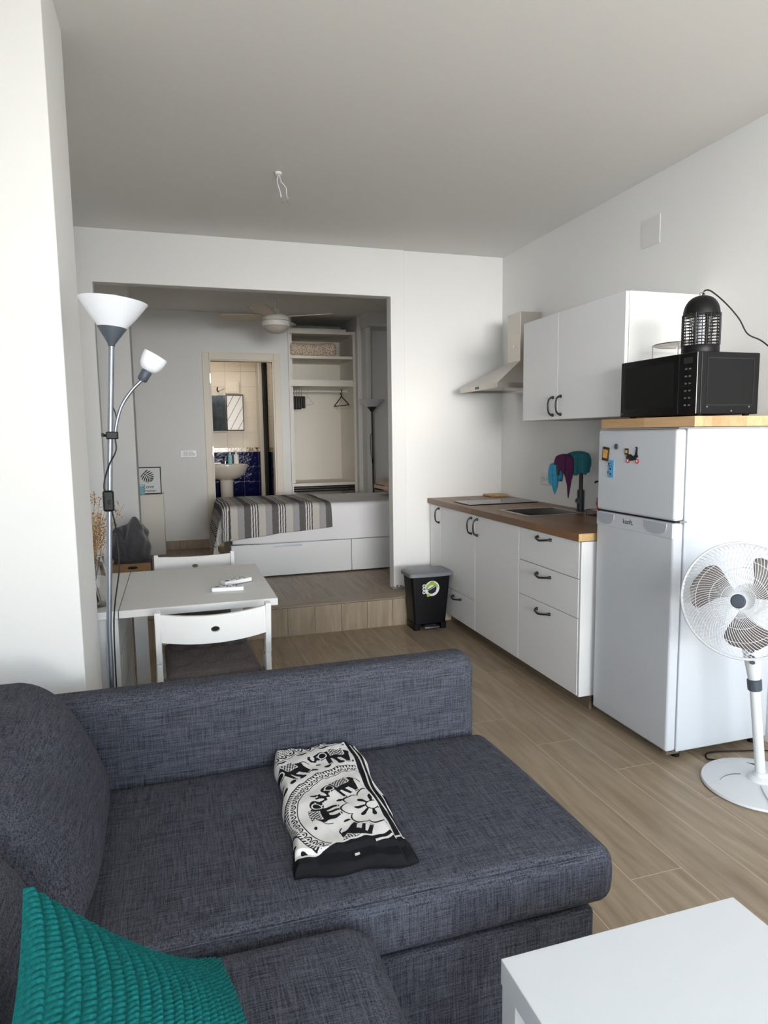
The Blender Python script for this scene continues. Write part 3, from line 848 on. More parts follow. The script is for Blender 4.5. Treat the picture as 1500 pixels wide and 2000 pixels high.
b.build('printed_marks', 'ink', o)['kind'] = 'stuff'
t = thing('scooter_magnet', 'small magnet shaped like a black scooter with red wheels', 'fridge magnet', (FX, -2.33, 1.29), group='magnets on the freezer door')
S = lambda u, v, h: (FX - 0.0003 - h, -2.33 - u, 1.289 + v)     # u to the right, v up
b = B(); b.poly([(-0.04, -0.004), (-0.034, 0.012), (-0.010, 0.014), (0.006, 0.004), (0.018, 0.010), (0.028, 0.040), (0.022, 0.043), (0.026, 0.047), (0.034, 0.043), (0.033, 0.016), (0.040, 0.002), (0.030, 0.000), (0.020, -0.012), (-0.006, -0.016), (-0.026, -0.014)], S, 0.004); b.build('body', 'ink', t)
for u in (-0.026, 0.036):
    b = B(); b.lathe([(0.006, 0.0), (0.010, 0.0), (0.010, 0.005), (0.006, 0.005)], 20, S(u, -0.016, 0.0005), mat=Matrix.Rotation(-PI / 2, 4, 'Y'), closed=True); w = b.build('wheel', 'redprint', t, smooth=30)
    b = B(); b.lathe([(0.0, 0.0), (0.0058, 0.0), (0.0058, 0.0045), (0.0, 0.0045)], 14, S(u, -0.016, 0.0005), mat=Matrix.Rotation(-PI / 2, 4, 'Y')); b.build('hub', 'paper', w)
o = mag(-2.304, -2.280, 1.300, 1.328, 0.005, 'brown', 'picture_magnet', 'tiny dark square magnet touching the scooter magnet')
b = B(); b.lathe([(0, 0), (0.007, 0), (0.007, 0.002), (0, 0.002)], 14, (FX - 0.005, -2.292, 1.314), mat=Matrix.Rotation(-PI / 2, 4, 'Y')); b.build('picture', 'gold', o)

# board on the fridge, microwave, bug zapper, rack
o = box(-0.582, -0.003, -2.718, -2.122, 1.4185, 1.459).build('butcher_block_board', 'block', loc=(-0.29, -2.42, 1.4185), bevel=0.002); tag(o, 'thick wooden butcher block board lying on the fridge', 'wooden board')
t = thing('microwave', 'black microwave oven on the board above the fridge', 'microwave', (-0.34, -2.39, 1.459))
MX, MY0, MY1, MZ0, MZ1 = -0.502, -2.630, -2.153, 1.468, 1.716
box(MX + 0.022, -0.188, MY0, MY1, MZ0, MZ1).build('housing', 'black_plastic', t, bevel=0.003)
box(MX, MX + 0.021, -2.528, MY1, MZ0, MZ1).build('door', 'black_gloss', t, bevel=0.003)
b = box(MX - 0.0008, MX + 0.002, -2.50, -2.19, MZ0 + 0.035, MZ1 - 0.03); b.build('door_window', 'black_plastic', t)
cp = box(MX, MX + 0.021, MY0, -2.531, MZ0, MZ1).build('control_panel', 'black_gloss', t, bevel=0.003)
box(MX - 0.0006, MX + 0.001, -2.605, -2.555, 1.672, 1.697).build('display', 'dark', cp)
for k in range(6):
    for q in range(2):
        box(MX - 0.0008, MX + 0.001, -2.598 + 0.022 * q, -2.586 + 0.022 * q, 1.648 - 0.029 * k, 1.654 - 0.029 * k).build('key_mark', 'greyprint', cp)
text_part('LG', 0.014, 'greyprint', t, frame_mtx((MX - 0.0006, -2.172, 1.483), (0, -1, 0), (0, 0, 1)), 'brand_lettering', 0.0002)
b = B(); b.lathe([(0, 0), (0.0055, 0), (0.0055, 0.0006), (0, 0.0006)], 16, (MX, -2.158 - 0.0015, 1.483), mat=Matrix.Rotation(-PI / 2, 4, 'Y')); b.build('brand_mark', 'greyprint', t)
b = B(); b.ring((-0.452, MZ0 + 0.035), (-0.215, MZ1 - 0.022), (-0.448, MZ0 + 0.039), (-0.219, MZ1 - 0.026), MY0 - 0.0012, MY0, 'y'); b.build('side_groove', 'dark', t)
for xx, zz in ((-0.447, MZ0 + 0.03), (-0.235, MZ0 + 0.03), (-0.325, MZ0 + 0.013)):
    b = B(); b.lathe([(0, 0), (0.004, 0), (0.003, 0.002), (0, 0.002)], 10, (xx, MY0, zz), mat=Matrix.Rotation(PI / 2, 4, 'X')); b.build('screw', 'steel', t)
for xx in (-0.46, -0.22):
    for yy in (-2.6, -2.19):
        b = B(); b.lathe([(0.012, 0), (0.014, 0.0092), (0, 0.0092)], 12, (xx, yy, 1.459)); b.build('foot', 'black_plastic', t)

t = thing('bug_zapper', 'black dome shaped bug zapper lantern standing on the microwave', 'bug zapper', (-0.378, -2.505, 1.7165))
zx, zy, zz = -0.378, -2.505, 1.7165
R0 = 0.074
b = B(); b.lathe([(0, 0), (R0 * 0.97, 0), (R0, 0.004), (R0, 0.034), (R0 * 0.96, 0.039), (0, 0.039)], 36, (zx, zy, zz)); b.build('base', 'black_plastic', t, smooth=40)
b = B(); prof = [(R0 * 0.97, 0.164)] + [(R0 * 0.97 * math.cos(a) ** 0.8, 0.164 + 0.078 * math.sin(a)) for a in np.linspace(0.12, 1.45, 10)] + [(0.0, 0.243)]
b.lathe([(0.0, 0.164)] + prof, 36, (zx, zy, zz)); b.build('dome', 'black_plastic', t, smooth=50)
cg = None
b = B()
for k in range(28):
    a = 2 * PI * k / 28
    if k % 7 == 0: continue
    b.tube([(zx + R0 * 0.985 * math.cos(a), zy + R0 * 0.985 * math.sin(a), zz + 0.038), (zx + R0 * 0.985 * math.cos(a), zy + R0 * 0.985 * math.sin(a), zz + 0.165)], 0.0018, 5)
cg = b.build('cage', 'black_plastic', t)
for k in range(10):
    b = B(); z_ = zz + 0.047 + 0.0125 * k
    b.tube([(zx + R0 * math.cos(a), zy + R0 * math.sin(a), z_) for a in np.linspace(0, 2 * PI, 36, endpoint=False)], 0.0022, 5, closed=True); b.build('cage_ring', 'black_plastic', t)
for k in range(4):
    a = 2 * PI * k / 4 + 0.55
    b = B(); b.tube([(zx + R0 * math.cos(a), zy + R0 * math.sin(a), zz + 0.037), (zx + R0 * math.cos(a), zy + R0 * math.sin(a), zz + 0.166)], 0.0045, 8); b.build('cage_post', 'black_plastic', t)
b = B(); b.lathe([(0.014, 0.040), (0.014, 0.163)], 14, (zx, zy, zz)); b.build('tube_lamp', 'shade', t, smooth=40)
for q in range(3):
    a = 2 * PI * q / 3 + 0.4
    b = B(); b.tube([(zx + 0.045 * math.cos(a + w), zy + 0.045 * math.sin(a + w), zz + 0.05 + 0.012 * k) for k, w in enumerate(np.linspace(0, 1.6, 9))], 0.0015, 5); b.build('coil', 'chrome', t)
b = B(); b.tube([(zx - 0.012, zy, zz + 0.241), (zx - 0.012, zy, zz + 0.252), (zx + 0.004, zy, zz + 0.257), (zx + 0.012, zy, zz + 0.25), (zx + 0.012, zy, zz + 0.241)], 0.003, 6); b.build('hanging_loop', 'chrome', t)
b = B(); b.tube(spline([(zx + 0.002, zy, zz + 0.243), (zx + 0.01, zy, zz + 0.262), (zx + 0.04, zy - 0.004, zz + 0.262), (zx + 0.10, zy - 0.02, zz + 0.215), (zx + 0.155, zy - 0.04, zz + 0.15), (zx + 0.185, zy - 0.06, zz + 0.085), (zx + 0.24, zy - 0.08, zz + 0.055), (-0.07, zy - 0.10, zz + 0.0), (-0.03, zy - 0.15, zz - 0.06), (-0.02, zy - 0.18, zz - 0.12), (-0.016, zy - 0.19, zz - 0.24), (-0.016, zy - 0.19, zz - 0.257)], 6), 0.0032, 6); b.build('cord', 'black_plastic', t, smooth=60)

t = thing('grill_rack', 'round chrome wire grill rack on the microwave behind the bug zapper', 'wire rack', (-0.255, -2.285, 1.7165))
gx, gy, gz, gr = -0.262, -2.285, 1.7165 + 0.075, 0.138
b = B(); b.tube([(gx + gr * math.cos(a), gy + gr * math.sin(a), gz) for a in np.linspace(0, 2 * PI, 40, endpoint=False)], 0.0024, 6, closed=True); b.build('rim', 'steel', t)
for k in range(-5, 6):
    d_ = k * 0.025; hl = math.sqrt(max(0, gr * gr - d_ * d_))
    b = B(); b.tube([(gx - hl, gy + d_, gz), (gx + hl, gy + d_, gz)], 0.0015, 5); b.build('wire', 'steel', t)
for sx, sy in ((-0.8, 0.6), (0.8, 0.6), (-0.8, -0.6), (0.93, -0.36)):
    b = B(); b.tube([(gx + gr * sx, gy + gr * sy, gz), (gx + gr * sx, gy + gr * sy, 1.7190)], 0.0022, 6); b.build('leg', 'steel', t)

# ---------------------------------------------------------------- pedal bin
t = thing('pedal_bin', 'black pedal bin with grey lid standing between step and cabinets', 'bin', (-0.79, -0.35, 0))
def loop(x0, x1, y0, y1, z, r, bow=0.0, n=5):
    pts = []
    for cx_, cy_, a0 in ((x1 - r, y1 - r, 0), (x0 + r, y1 - r, PI / 2), (x0 + r, y0 + r, PI), (x1 - r, y0 + r, 3 * PI / 2)):
        for k in range(n + 1):
            a = a0 + PI / 2 * k / n
            pts.append([cx_ + r * math.cos(a), cy_ + r * math.sin(a), z])
    if bow:
        ext = []
        m = len(pts)
        for i in range(m):
            ext.append(pts[i])
            if i == 3 * (n + 1) - 1:      # before the last corner: front edge, bowed out
                a, c_ = pts[i], pts[i + 1]
                for k in range(1, 8):
                    q = k / 8; ext.append([a[0] + (c_[0] - a[0]) * q, a[1] + (c_[1] - a[1]) * q - bow * math.sin(PI * q), z])
        pts = ext
    return pts
def loft(loops):
    b = B(); n = len(loops[0]); vs = [p for l in loops for p in l]; fs = []
    for i in range(len(loops) - 1):
        for k in range(n): fs.append((i * n + k, i * n + (k + 1) % n, (i + 1) * n + (k + 1) % n, (i + 1) * n + k))
    fs.append(tuple(range(n - 1, -1, -1))); fs.append(tuple((len(loops) - 1) * n + k for k in range(n)))
    return b.add(vs, fs)
loft([loop(-0.908, -0.668, -0.428, -0.262, 0.045, 0.018), loop(-0.940, -0.640, -0.452, -0.262, 0.392, 0.022)]).build('body', 'bin', t, smooth=35)
for xa, xb in ((-0.912, -0.868), (-0.708, -0.666)):
    loft([loop(xa, xb, -0.430, -0.268, 0.0, 0.01), loop(xa - 0.002, xb + 0.002, -0.433, -0.266, 0.0455, 0.01)]).build('foot', 'bin', t, smooth=35)
lid = loft([loop(-0.950, -0.628, -0.458, -0.254, 0.392, 0.02, 0.012), loop(-0.956, -0.624, -0.464, -0.254, 0.396, 0.022, 0.014), loop(-0.956, -0.624, -0.464, -0.254, 0.418, 0.022, 0.014), loop(-0.945, -0.634, -0.452, -0.258, 0.426, 0.02, 0.014), loop(-0.88, -0.70, -0.40, -0.29, 0.430, 0.02, 0.01)]).build('lid', 'greylid', t, smooth=40)
loft([loop(-0.845, -0.728, -0.462, -0.425, 0.020, 0.006, 0.004), loop(-0.845, -0.728, -0.462, -0.425, 0.030, 0.006, 0.004)]).build('pedal', 'pole', t, smooth=40)
box(-0.83, -0.745, -0.43, -0.30, 0.012, 0.04).build('pedal_arm', 'bin', t)
slope = (0.452 - 0.428) / (0.392 - 0.045)
BS = lambda u, v, h: (-0.782 + u, -0.428 - slope * (0.305 + v - 0.045) - 0.0006 - h, 0.305 + v)
circ = lambda cx_, cz_, r, n=28, sx=1.0: [(cx_ + r * sx * math.cos(2 * PI * k / n), cz_ + r * math.sin(2 * PI * k / n)) for k in range(n)]
b = B(); b.poly(circ(0, 0, 0.056, 40), BS, 0.0006); st = b.build('sticker', 'paper', t, label='round white and green product sticker')
b = B(); b.poly([(0.047 * math.cos(a), 0.047 * math.sin(a)) for a in np.linspace(0.2, 3.2, 20)] + [(0.036 * math.cos(a), 0.036 * math.sin(a) - 0.012) for a in np.linspace(3.0, 0.4, 14)], lambda u, v, h: BS(u, v, h + 0.0006), 0.0003); b.build('printed_arc', 'lime', st)
b = B(); b.poly([(-0.034, -0.018), (0.028, 0.014), (0.036, -0.002), (0.026, -0.028), (0.0, -0.040), (-0.022, -0.034)], lambda u, v, h: BS(u, v, h + 0.0006), 0.0004); b.build('printed_bin', 'ink', st)
b = B(); b.poly([(-0.030, -0.014), (0.026, 0.018), (0.022, 0.024), (-0.036, -0.006)], lambda u, v, h: BS(u, v, h + 0.0007), 0.0005); b.build('printed_lid', 'greyprint', st)
b = B(); b.poly(circ(-0.028, -0.048, 0.012, 18), lambda u, v, h: BS(u, v, h + 0.0007), 0.0005); b.build('printed_dot', 'lime', st)
b = B(); b.poly([(-0.014, 0.050), (0.012, 0.052), (0.012, 0.046), (-0.014, 0.044)], lambda u, v, h: BS(u, v, h + 0.0007), 0.0005); b.build('printed_tab', 'redprint', st)
for zz_ in (0.022, 0.0, -0.024):
    b = B(); b.poly(circ(-0.060, zz_, 0.013, 18), BS, 0.0006); q = b.build('sticker_lobe', 'paper', t)
    b = B(); b.poly(circ(-0.060, zz_, 0.007, 14), lambda u, v, h: BS(u, v, h + 0.0006), 0.0003); b.build('printed_bin', 'greyprint', q)

# ---------------------------------------------------------------- pedestal fan
t = thing('pedestal_fan', 'white pedestal fan with round wire grille beside the fridge', 'fan', (-0.345, -2.885, 0))
fb = (-0.345, -2.882)
b = B(); b.lathe([(0.0, 0.0), (0.205, 0.0), (0.212, 0.006), (0.208, 0.014), (0.17, 0.022), (0.08, 0.030), (0.0, 0.034)], 56, (fb[0], fb[1], 0), sx=1.02, sy=1.0); bs = b.build('base', 'fan_white', t, smooth=40)
for a0 in (2.3, 3.9):
    b = B(); b.tube([(fb[0] + r_ * math.cos(a0 + 0.9 * (r_ - 0.06)), fb[1] + r_ * math.sin(a0 + 4.2 * (r_ - 0.06)), 0.036 - 0.092 * max(0, r_ - 0.05)) for r_ in np.linspace(0.07, 0.195, 12)], 0.0015, 5); b.build('base_groove', 'pole', bs)
b = B(); b.lathe([(0.052, 0.030), (0.046, 0.040), (0.030, 0.046), (0.024, 0.060), (0.0, 0.06)], 28, (fb[0], fb[1], 0)); b.build('pole_socket', 'fan_white', t, smooth=40)
top = (-0.370, -2.857, 0.40)
b = B(); b.tube([(fb[0], fb[1], 0.05), top], 0.019, 20); b.build('pole', 'fan_white', t, smooth=60)
d_ = (Vector(top) - Vector((fb[0], fb[1], 0.05))).normalized()
p1 = Vector(top)
b = B(); b.tube([p1 - d_ * 0.012, p1 - d_ * 0.008, p1 + d_ * 0.03, p1 + d_ * 0.034], [0.022, 0.026, 0.027, 0.022], 20); b.build('collar', 'slate', t, smooth=40)
p2 = p1 + d_ * 0.034
b = B(); b.tube([p2, p2 + d_ * 0.05, p2 + d_ * 0.12, p2 + d_ * 0.17], [0.022, 0.028, 0.036, 0.040], 20); nk = b.build('neck', 'fan_white', t, smooth=60)
for k in range(3):
    q = p2 + d_ * (0.075 + 0.024 * k)
    fdir = Vector((-0.75, -0.66, 0)).normalized()
    cpt = q + fdir * (0.033 + 0.003 * k)
    b = B(); b.lathe([(0, 0), (0.010, 0), (0.010, 0.006), (0.008, 0.008), (0, 0.008)], 16, cpt - fdir * 0.004, mat=fdir.to_track_quat('Z', 'Y').to_matrix().to_4x4(), sy=0.75); b.build('speed_button', 'slate', nk, smooth=40)
ax = Vector((-0.84, -0.50, 0.14)).normalized()
HC = Vector((-0.558, -2.952, 0.785))
b = B(); mo = HC - ax * 0.16
b.tube([mo - ax * 0.05, mo - ax * 0.04, mo + ax * 0.05, mo + ax * 0.11], [0.03, 0.055, 0.060, 0.05], 24); b.build('motor', 'fan_white', t, smooth=40)
b = B(); b.tube([p2 + d_ * 0.165, (p2 + d_ * 0.165 + mo) / 2, mo], [0.036, 0.034, 0.035], 16); b.build('tilt_joint', 'fan_white', t, smooth=60)
Q = ax.to_track_quat('Z', 'Y').to_matrix().to_4x4()
def FP(r, a, h):
    return HC + (Q @ Vector((r * math.cos(a), r * math.sin(a), h)))
GR = 0.212
b = B(); b.tube([FP(GR, a, -0.02) for a in np.linspace(0, 2 * PI, 64, endpoint=False)], 0.0055, 8, closed=True); b.build('grille_ring', 'fan_white', t, smooth=60)
def gh(r, s): return -0.02 + s * 0.052 * math.sqrt(max(0, 1 - (r / GR) ** 2.6))
for s, nm, nw, tw_ in ((1, 'front_grille', 84, 0.85), (-1, 'rear_grille', 72, -0.7)):
    b = B()
    for k in range(nw):
        a0 = 2 * PI * k / nw
        b.tube([FP(r, a0 + tw_ * (r / GR - 0.15), gh(r, s)) for r in np.linspace(0.026, GR, 10)], 0.0010, 4)
    for r in ((0.06, 0.10, 0.15) if s > 0 else (0.12,)):
        b.tube([FP(r, a, gh(r, s) - 0.001) for a in np.linspace(0, 2 * PI, 48, endpoint=False)], 0.001, 4, closed=True)
    g = b.build(nm, 'fan_white', t); g['kind'] = 'stuff'
b = B(); b.lathe([(0, 0.034), (0.022, 0.033), (0.026, 0.029), (0.026, 0.026), (0, 0.026)], 28, HC, mat=Q); b.build('grille_badge', 'slate', t, smooth=40)
b = B(); b.lathe([(0, 0.012), (0.028, 0.010), (0.036, 0.0), (0.036, -0.05), (0, -0.05)], 28, HC, mat=Q); b.build('hub', 'slate', t, smooth=40)
for k in range(3):
    a0 = 2 * PI * k / 3 + 0.55
    b = B()
    def fn(u, v, a0=a0):
        r = 0.032 + 0.148 * v
        wdt = 0.34 + 0.62 * math.sin(min(1, v * 1.15) * PI * 0.55)
        end = 1.0 if v < 0.8 else math.sqrt(max(0, 1 - ((v - 0.8) / 0.2) ** 2)) * 0.85 + 0.15
        a = a0 + (u - 0.5) * wdt * 1.25 * end + 0.28 * v
        return FP(r, a, -0.018 + 0.030 * (u - 0.5) * (1 - 0.3 * v))
    b.grid(fn, 14, 18)
    o = b.build('fan_blade', 'fan_blade', t, smooth=80); md = o.modifiers.new('solid', 'SOLIDIFY'); md.thickness = 0.0025; md.offset = 0
t2 = B(); t2.tube(spline([(-0.26, -2.80, 0.03), (-0.30, -2.70, 0.012), (-0.36, -2.66, 0.006), (-0.38, -2.64, 0.006), (-0.33, -2.60, 0.006), (-0.2, -2.63, 0.006), (-0.06, -2.68, 0.006), (-0.02, -2.8, 0.02)], 8), 0.0035, 6)
t2.build('cord', 'black_plastic', t, smooth=60)

# ================================================================ SOFA
t = thing('corner_sofa', 'charcoal woven corner sofa with chaise and low arm', 'sofa', (-2.4, -3.4, 0))
def puff(amp, axis, base):
    def f(a, q):
        k = amp * max(0, 1 - (2 * q.x - 1) ** 4) * max(0, 1 - (2 * q.y - 1) ** 4)
        if q[2] > 0.5: a.z += k + base * (math.sin(9 * a.x + 2 * a.y) * math.sin(7 * a.y + 1.3)) * max(0, 1 - (2 * q.x - 1) ** 4) * max(0, 1 - (2 * q.y - 1) ** 4)
        return a
    return f
B().rbox((-3.07, -2.932, 0.03), (-1.597, -2.805, 0.692), 0.048, 22).build('arm', 'sofa', t, smooth=50)
B().rbox((-3.08, -4.75, 0.03), (-2.93, -2.94, 0.62), 0.04, 22).build('backrest', 'sofa', t, smooth=50)
B().rbox((-2.925, -3.592, 0.03), (-1.600, -2.945, 0.284), 0.014, 22).build('chaise_base', 'sofa', t, smooth=50)
def chaise(a, q):
    a = puff(0.008, 2, 0.0025)(a, q)
    a.x += 0.012 * math.sin(PI * q.z) * (1 if q.x > 0.97 else 0)
    if q.x > 0.5: a.x -= 0.02 * q.y ** 3 * (q.x - 0.5) * 2
    return a
B().rbox((-2.91, -3.612, 0.299), (-1.565, -2.936, 0.440), 0.036, 34, chaise).build('chaise_cushion', 'sofa', t, smooth=50)
b = B(); b.tube(spline([(-2.85, -3.604, 0.428), (-2.4, -3.605, 0.432), (-1.9, -3.605, 0.432), (-1.62, -3.603, 0.428), (-1.574, -3.57, 0.424)], 6), 0.0022, 5); b.build('seam', 'sofa', t)
B().rbox((-2.925, -4.72, 0.03), (-2.20, -3.630, 0.262), 0.018, 22).build('seat_base', 'sofa', t, smooth=50)
def seat2(a, q):
    a = puff(0.010, 2, 0.003)(a, q)
    if q.x > 0.5: a.x += 0.018 * math.sin(PI * q.z) * (2 * q.x - 1)
    return a
B().rbox((-2.91, -4.74, 0.264), (-2.175, -3.622, 0.436), 0.055, 26, seat2).build('seat_cushion', 'sofa', t, smooth=50)
def backc(ph, amp=0.02):
    def f(a, q):
        k = (1 - (2 * q.y - 1) ** 4) * (1 - (2 * q.z - 1) ** 4)
        a.x += (0.05 if q.x > 0.5 else -0.02) * max(0, k) + 0.010 * math.sin(13 * a.y + 15 * a.z + ph) * q.z
        a.z += 0.012 * math.sin(6 * a.y + ph) * q.z
        if q.z > 0.5: a.z -= 0.03 * (2 * q.y - 1) ** 2 * (q.z - 0.5)
        a.x -= (a.z - 0.45) * 0.42
        return a
    return f
B().rbox((-2.885, -3.590, 0.447), (-2.71, -2.945, 0.785), 0.055, 22, backc(0.4)).build('back_cushion', 'sofa', t, smooth=60)
B().rbox((-2.885, -4.32, 0.447), (-2.71, -3.625, 0.785), 0.055, 22, backc(2.0)).build('back_cushion', 'sofa', t, smooth=60)
for xx, yy in ((-2.98, -2.87), (-1.66, -2.87), (-1.68, -3.5), (-2.98, -4.65), (-2.28, -4.65)):
    box(xx - 0.03, xx + 0.03, yy - 0.03, yy + 0.03, 0.0, 0.0305).build('foot', 'black_plastic', t)

# ---------------------------------------------------------------- folded sarong with elephant print
def pip(px, py, poly):
    ins = np.zeros(px.shape, bool); n = len(poly)
    for i in range(n):
        x1, y1 = poly[i]; x2, y2 = poly[(i + 1) % n]
        c = ((y1 > py) != (y2 > py)) & (px < (x2 - x1) * (py - y1) / ((y2 - y1) if abs(y2 - y1) > 1e-12 else 1e-12) + x1)
        ins ^= c
    return ins
def stroke(px, py, pts, w):
    m = np.zeros(px.shape, bool)
    for (x1, y1), (x2, y2) in zip(pts[:-1], pts[1:]):
        L = (x2 - x1) ** 2 + (y2 - y1) ** 2
        tt = np.clip(((px - x1) * (x2 - x1) + (py - y1) * (y2 - y1)) / L, 0, 1)
        m |= (px - x1 - tt * (x2 - x1)) ** 2 + (py - y1 - tt * (y2 - y1)) ** 2 < (w / 2) ** 2
    return m
def ell(px, py, cx, cy, rx, ry): return ((px - cx) / rx) ** 2 + ((py - cy) / ry) ** 2 < 1
def elephant(u, v):
    """black and white masks of an elephant facing +u with feet at -v"""
    k = ell(u, v, 0, 0.12, 0.66, 0.42) | ell(u, v, 0.70, 0.22, 0.33, 0.32)
    k |= pip(u, v, [(0.30, 0.1), (0.55, 0.1), (0.62, -0.35), (0.70, -0.78), (0.46, -0.80), (0.40, -0.4)])
    k |= pip(u, v, [(0.05, 0.0), (0.30, 0.0), (0.24, -0.40), (0.16, -0.78), (-0.06, -0.78), (0.04, -0.4)])
    k |= pip(u, v, [(-0.62, 0.1), (-0.30, 0.0), (-0.36, -0.36), (-0.30, -0.80), (-0.56, -0.80), (-0.60, -0.4)])
    k |= pip(u, v, [(-0.40, 0.0), (-0.12, 0.0), (-0.20, -0.34), (-0.34, -0.66), (-0.50, -0.60), (-0.36, -0.3)])
    k |= stroke(u, v, [(0.94, 0.22), (1.06, 0.0), (1.18, -0.12), (1.30, 0.0), (1.30, 0.24), (1.22, 0.36)], 0.13)
    k |= stroke(u, v, [(-0.62, 0.25), (-0.80, 0.12), (-0.90, -0.12)], 0.06)
    w = ell(u, v, 0.62, 0.20, 0.21, 0.25) & ~ell(u, v, 0.62, 0.20, 0.16, 0.19)
    w |= ell(u, v, 0.84, 0.30, 0.045, 0.045)
    w |= stroke(u, v, [(0.78, 0.0), (0.98, -0.10), (1.06, -0.08)], 0.05)
    rug = (np.abs(u + 0.08) < 0.36) & (v > 0.06) & (v < 0.60)
    k |= rug
    w |= rug & (np.sin(u * 38) * np.sin(v * 38) > 0.1)
    w |= rug & ((np.abs(u + 0.08) > 0.31) | (v < 0.11)) & (np.sin((u + v) * 60) > -0.3)
    w |= pip(u, v, [(0.46, -0.70), (0.70, -0.70), (0.71, -0.74), (0.46, -0.74)]) | pip(u, v, [(-0.56, -0.70), (-0.30, -0.70), (-0.30, -0.74), (-0.56, -0.74)])
    return k, w & k
def sarong_print(X, Y):
    ox, oy = -2.068, -3.322
    dx, dy = X - ox, Y - oy
    r = np.hypot(dx, dy); th = np.arctan2(dy, dx)
    K = np.zeros(X.shape, bool)
    def cell(n, ph=0.0):
        q = (th / (2 * PI) * n + ph) % 1.0
        return (q - 0.5) * 2
    K |= np.abs(r - 0.217) < 0.0016
    K |= np.abs(r - 0.186) < 0.0013
    K |= (r > 0.207) & (r < 0.217) & (np.abs(cell(150)) > 0.5)
    a = cell(62); bb = (r - 0.1875) / 0.019
    q = np.hypot(a * 0.9, (bb - 0.75) / 0.72)
    K |= (bb > 0) & (bb < 1.0) & (((q > 0.62) & (q < 0.88)) | (np.hypot(a, (bb - 0.62) / 0.6) < 0.30)) & (bb < 0.86)
    a = cell(36); K |= np.hypot(a * 1.9, (r - 0.240) / 0.0065) < 1.0
    a = cell(30, 0.3); K |= (np.hypot(a * 2.0, (r - 0.342) / 0.0045) < 1.0)
    K |= np.abs(r - 0.353) < 0.0014
    a = cell(84); bb = (r - 0.355) / 0.026; q = np.hypot(a * 0.95, (bb - 0.85) / 0.80)
    K |= (bb > 0.02) & (bb < 0.95) & (((q > 0.62) & (q < 0.9)) | (np.hypot(a, (bb - 0.7) / 0.55) < 0.3))
    K |= np.abs(r - 0.383) < 0.0012
    K |= (r > 0.386) & (r < 0.412) & (np.hypot(((th * 0.40) / 0.0072 % 1) - 0.5, ((r - 0.386) / 0.0080 % 1) - 0.5) < 0.33)
    K |= np.abs(r - 0.414) < 0.0012
    K |= (r > 0.418) & (np.hypot(((th * 0.43) / 0.011 % 1) - 0.5, ((r - 0.418) / 0.011 % 1) - 0.5) < 0.36)
    Wt = np.zeros(X.shape, bool)
    for ang, r0, s, d in ((180, 0.127, 0.056, -1), (113, 0.126, 0.056, 1), (239, 0.126, 0.056, 1), (50, 0.126, 0.05, -1), (124, 0.288, 0.060, 1), (95, 0.289, 0.060, 1), (153, 0.288, 0.060, 1), (182, 0.288, 0.060, 1), (66, 0.289, 0.060, 1)):
        p = math.radians(ang)
        dt = (th - p + PI) % (2 * PI) - PI
        u = d * r0 * dt / s; v = (r - r0) / s
        near = (np.abs(u) < 1.5) & (np.abs(v) < 1.1)
        if not near.any(): continue
        k, w = elephant(np.where(near, u, 9), np.where(near, v, 9))
        K |= k; Wt |= w
    # drops between the elephants
    for ang, r0, sx, sy in ((146, 0.158, 0.010, 0.005), (147, 0.085, 0.010, 0.005), (200, 0.165, 0.004, 0.006), (212, 0.09, 0.009, 0.004), (140, 0.268, 0.012, 0.008), (109, 0.262, 0.008, 0.004)):
        p = math.radians(ang); cx, cy = r0 * math.cos(p), r0 * math.sin(p)
        K |= ((dx - cx) / sx) ** 2 + ((dy - cy) / sy) ** 2 < 1
    # star rosette
    cur = 0.060 + 0.020 * np.abs(np.cos(4 * th)) ** 0.7
    K |= np.abs(r - cur) < 0.0026
    K |= (r < 0.046) & (r > 0.016) & (np.abs(np.cos(4 * th + 0.4)) > 0.80) & (r < 0.046 * np.abs(np.cos(4 * th + 0.4)))
    K |= (np.abs(r - 0.016) < 0.002)
    K &= ~((r < 0.013) & (np.cos(8 * th) > -0.2))
    K &= ~Wt
    # borders
    hem = Y - (-3.452 + 0.14 * (X + 2.168) + 0.004 * np.sin(40 * X))
    K = np.where(hem < 0.006, False, K); K = np.where(hem < 0.0, True, K)
    side = X - (-2.054 + 0.006 * np.sin(18 * Y))
    K = np.where((side > -0.004), False, K)
    K = np.where((side > 0.0) & (side < 0.017), True, K)
    K = np.where((side > 0.021) & (side < 0.030), True, K)
    K = np.where((side > 0.034) & (Y < -3.25), True, K)
    K = np.where((hem < -0.012) & (hem > -0.020) & (X > -2.10), False, K)
    K = np.where((hem < -0.032) , True, K)
    K = np.where((np.abs(X + 2.150) < 0.0055) & (np.abs(Y + 3.484) < 0.004), False, K)
    return K
nu, nv = 330, 560
U, V = np.meshgrid(np.linspace(0, 1, nu + 1), np.linspace(0, 1, nv + 1))
q00, q10, q11, q01 = (np.array(p) for p in ((-2.290, -3.503), (-2.022, -3.530), (-2.008, -2.950), (-2.263, -2.944)))
Xs = (1 - U) * (1 - V) * q00[0] + U * (1 - V) * q10[0] + U * V * q11[0] + (1 - U) * V * q01[0]
Ys = (1 - U) * (1 - V) * q00[1] + U * (1 - V) * q10[1] + U * V * q11[1] + (1 - U) * V * q01[1]
Xs = Xs + 0.006 * np.sin(5 * V * PI + 1) * (U - 0.5) * 2; Ys = Ys + 0.006 * np.sin(4 * U * PI + 0.5) * np.abs(V - 0.5) * 2
dist = np.minimum(np.minimum(U, 1 - U) * 0.26, np.minimum(V, 1 - V) * 0.58)
edge = np.sqrt(np.clip(1 - (1 - np.clip(dist / 0.016, 0, 1)) ** 2, 0, 1))
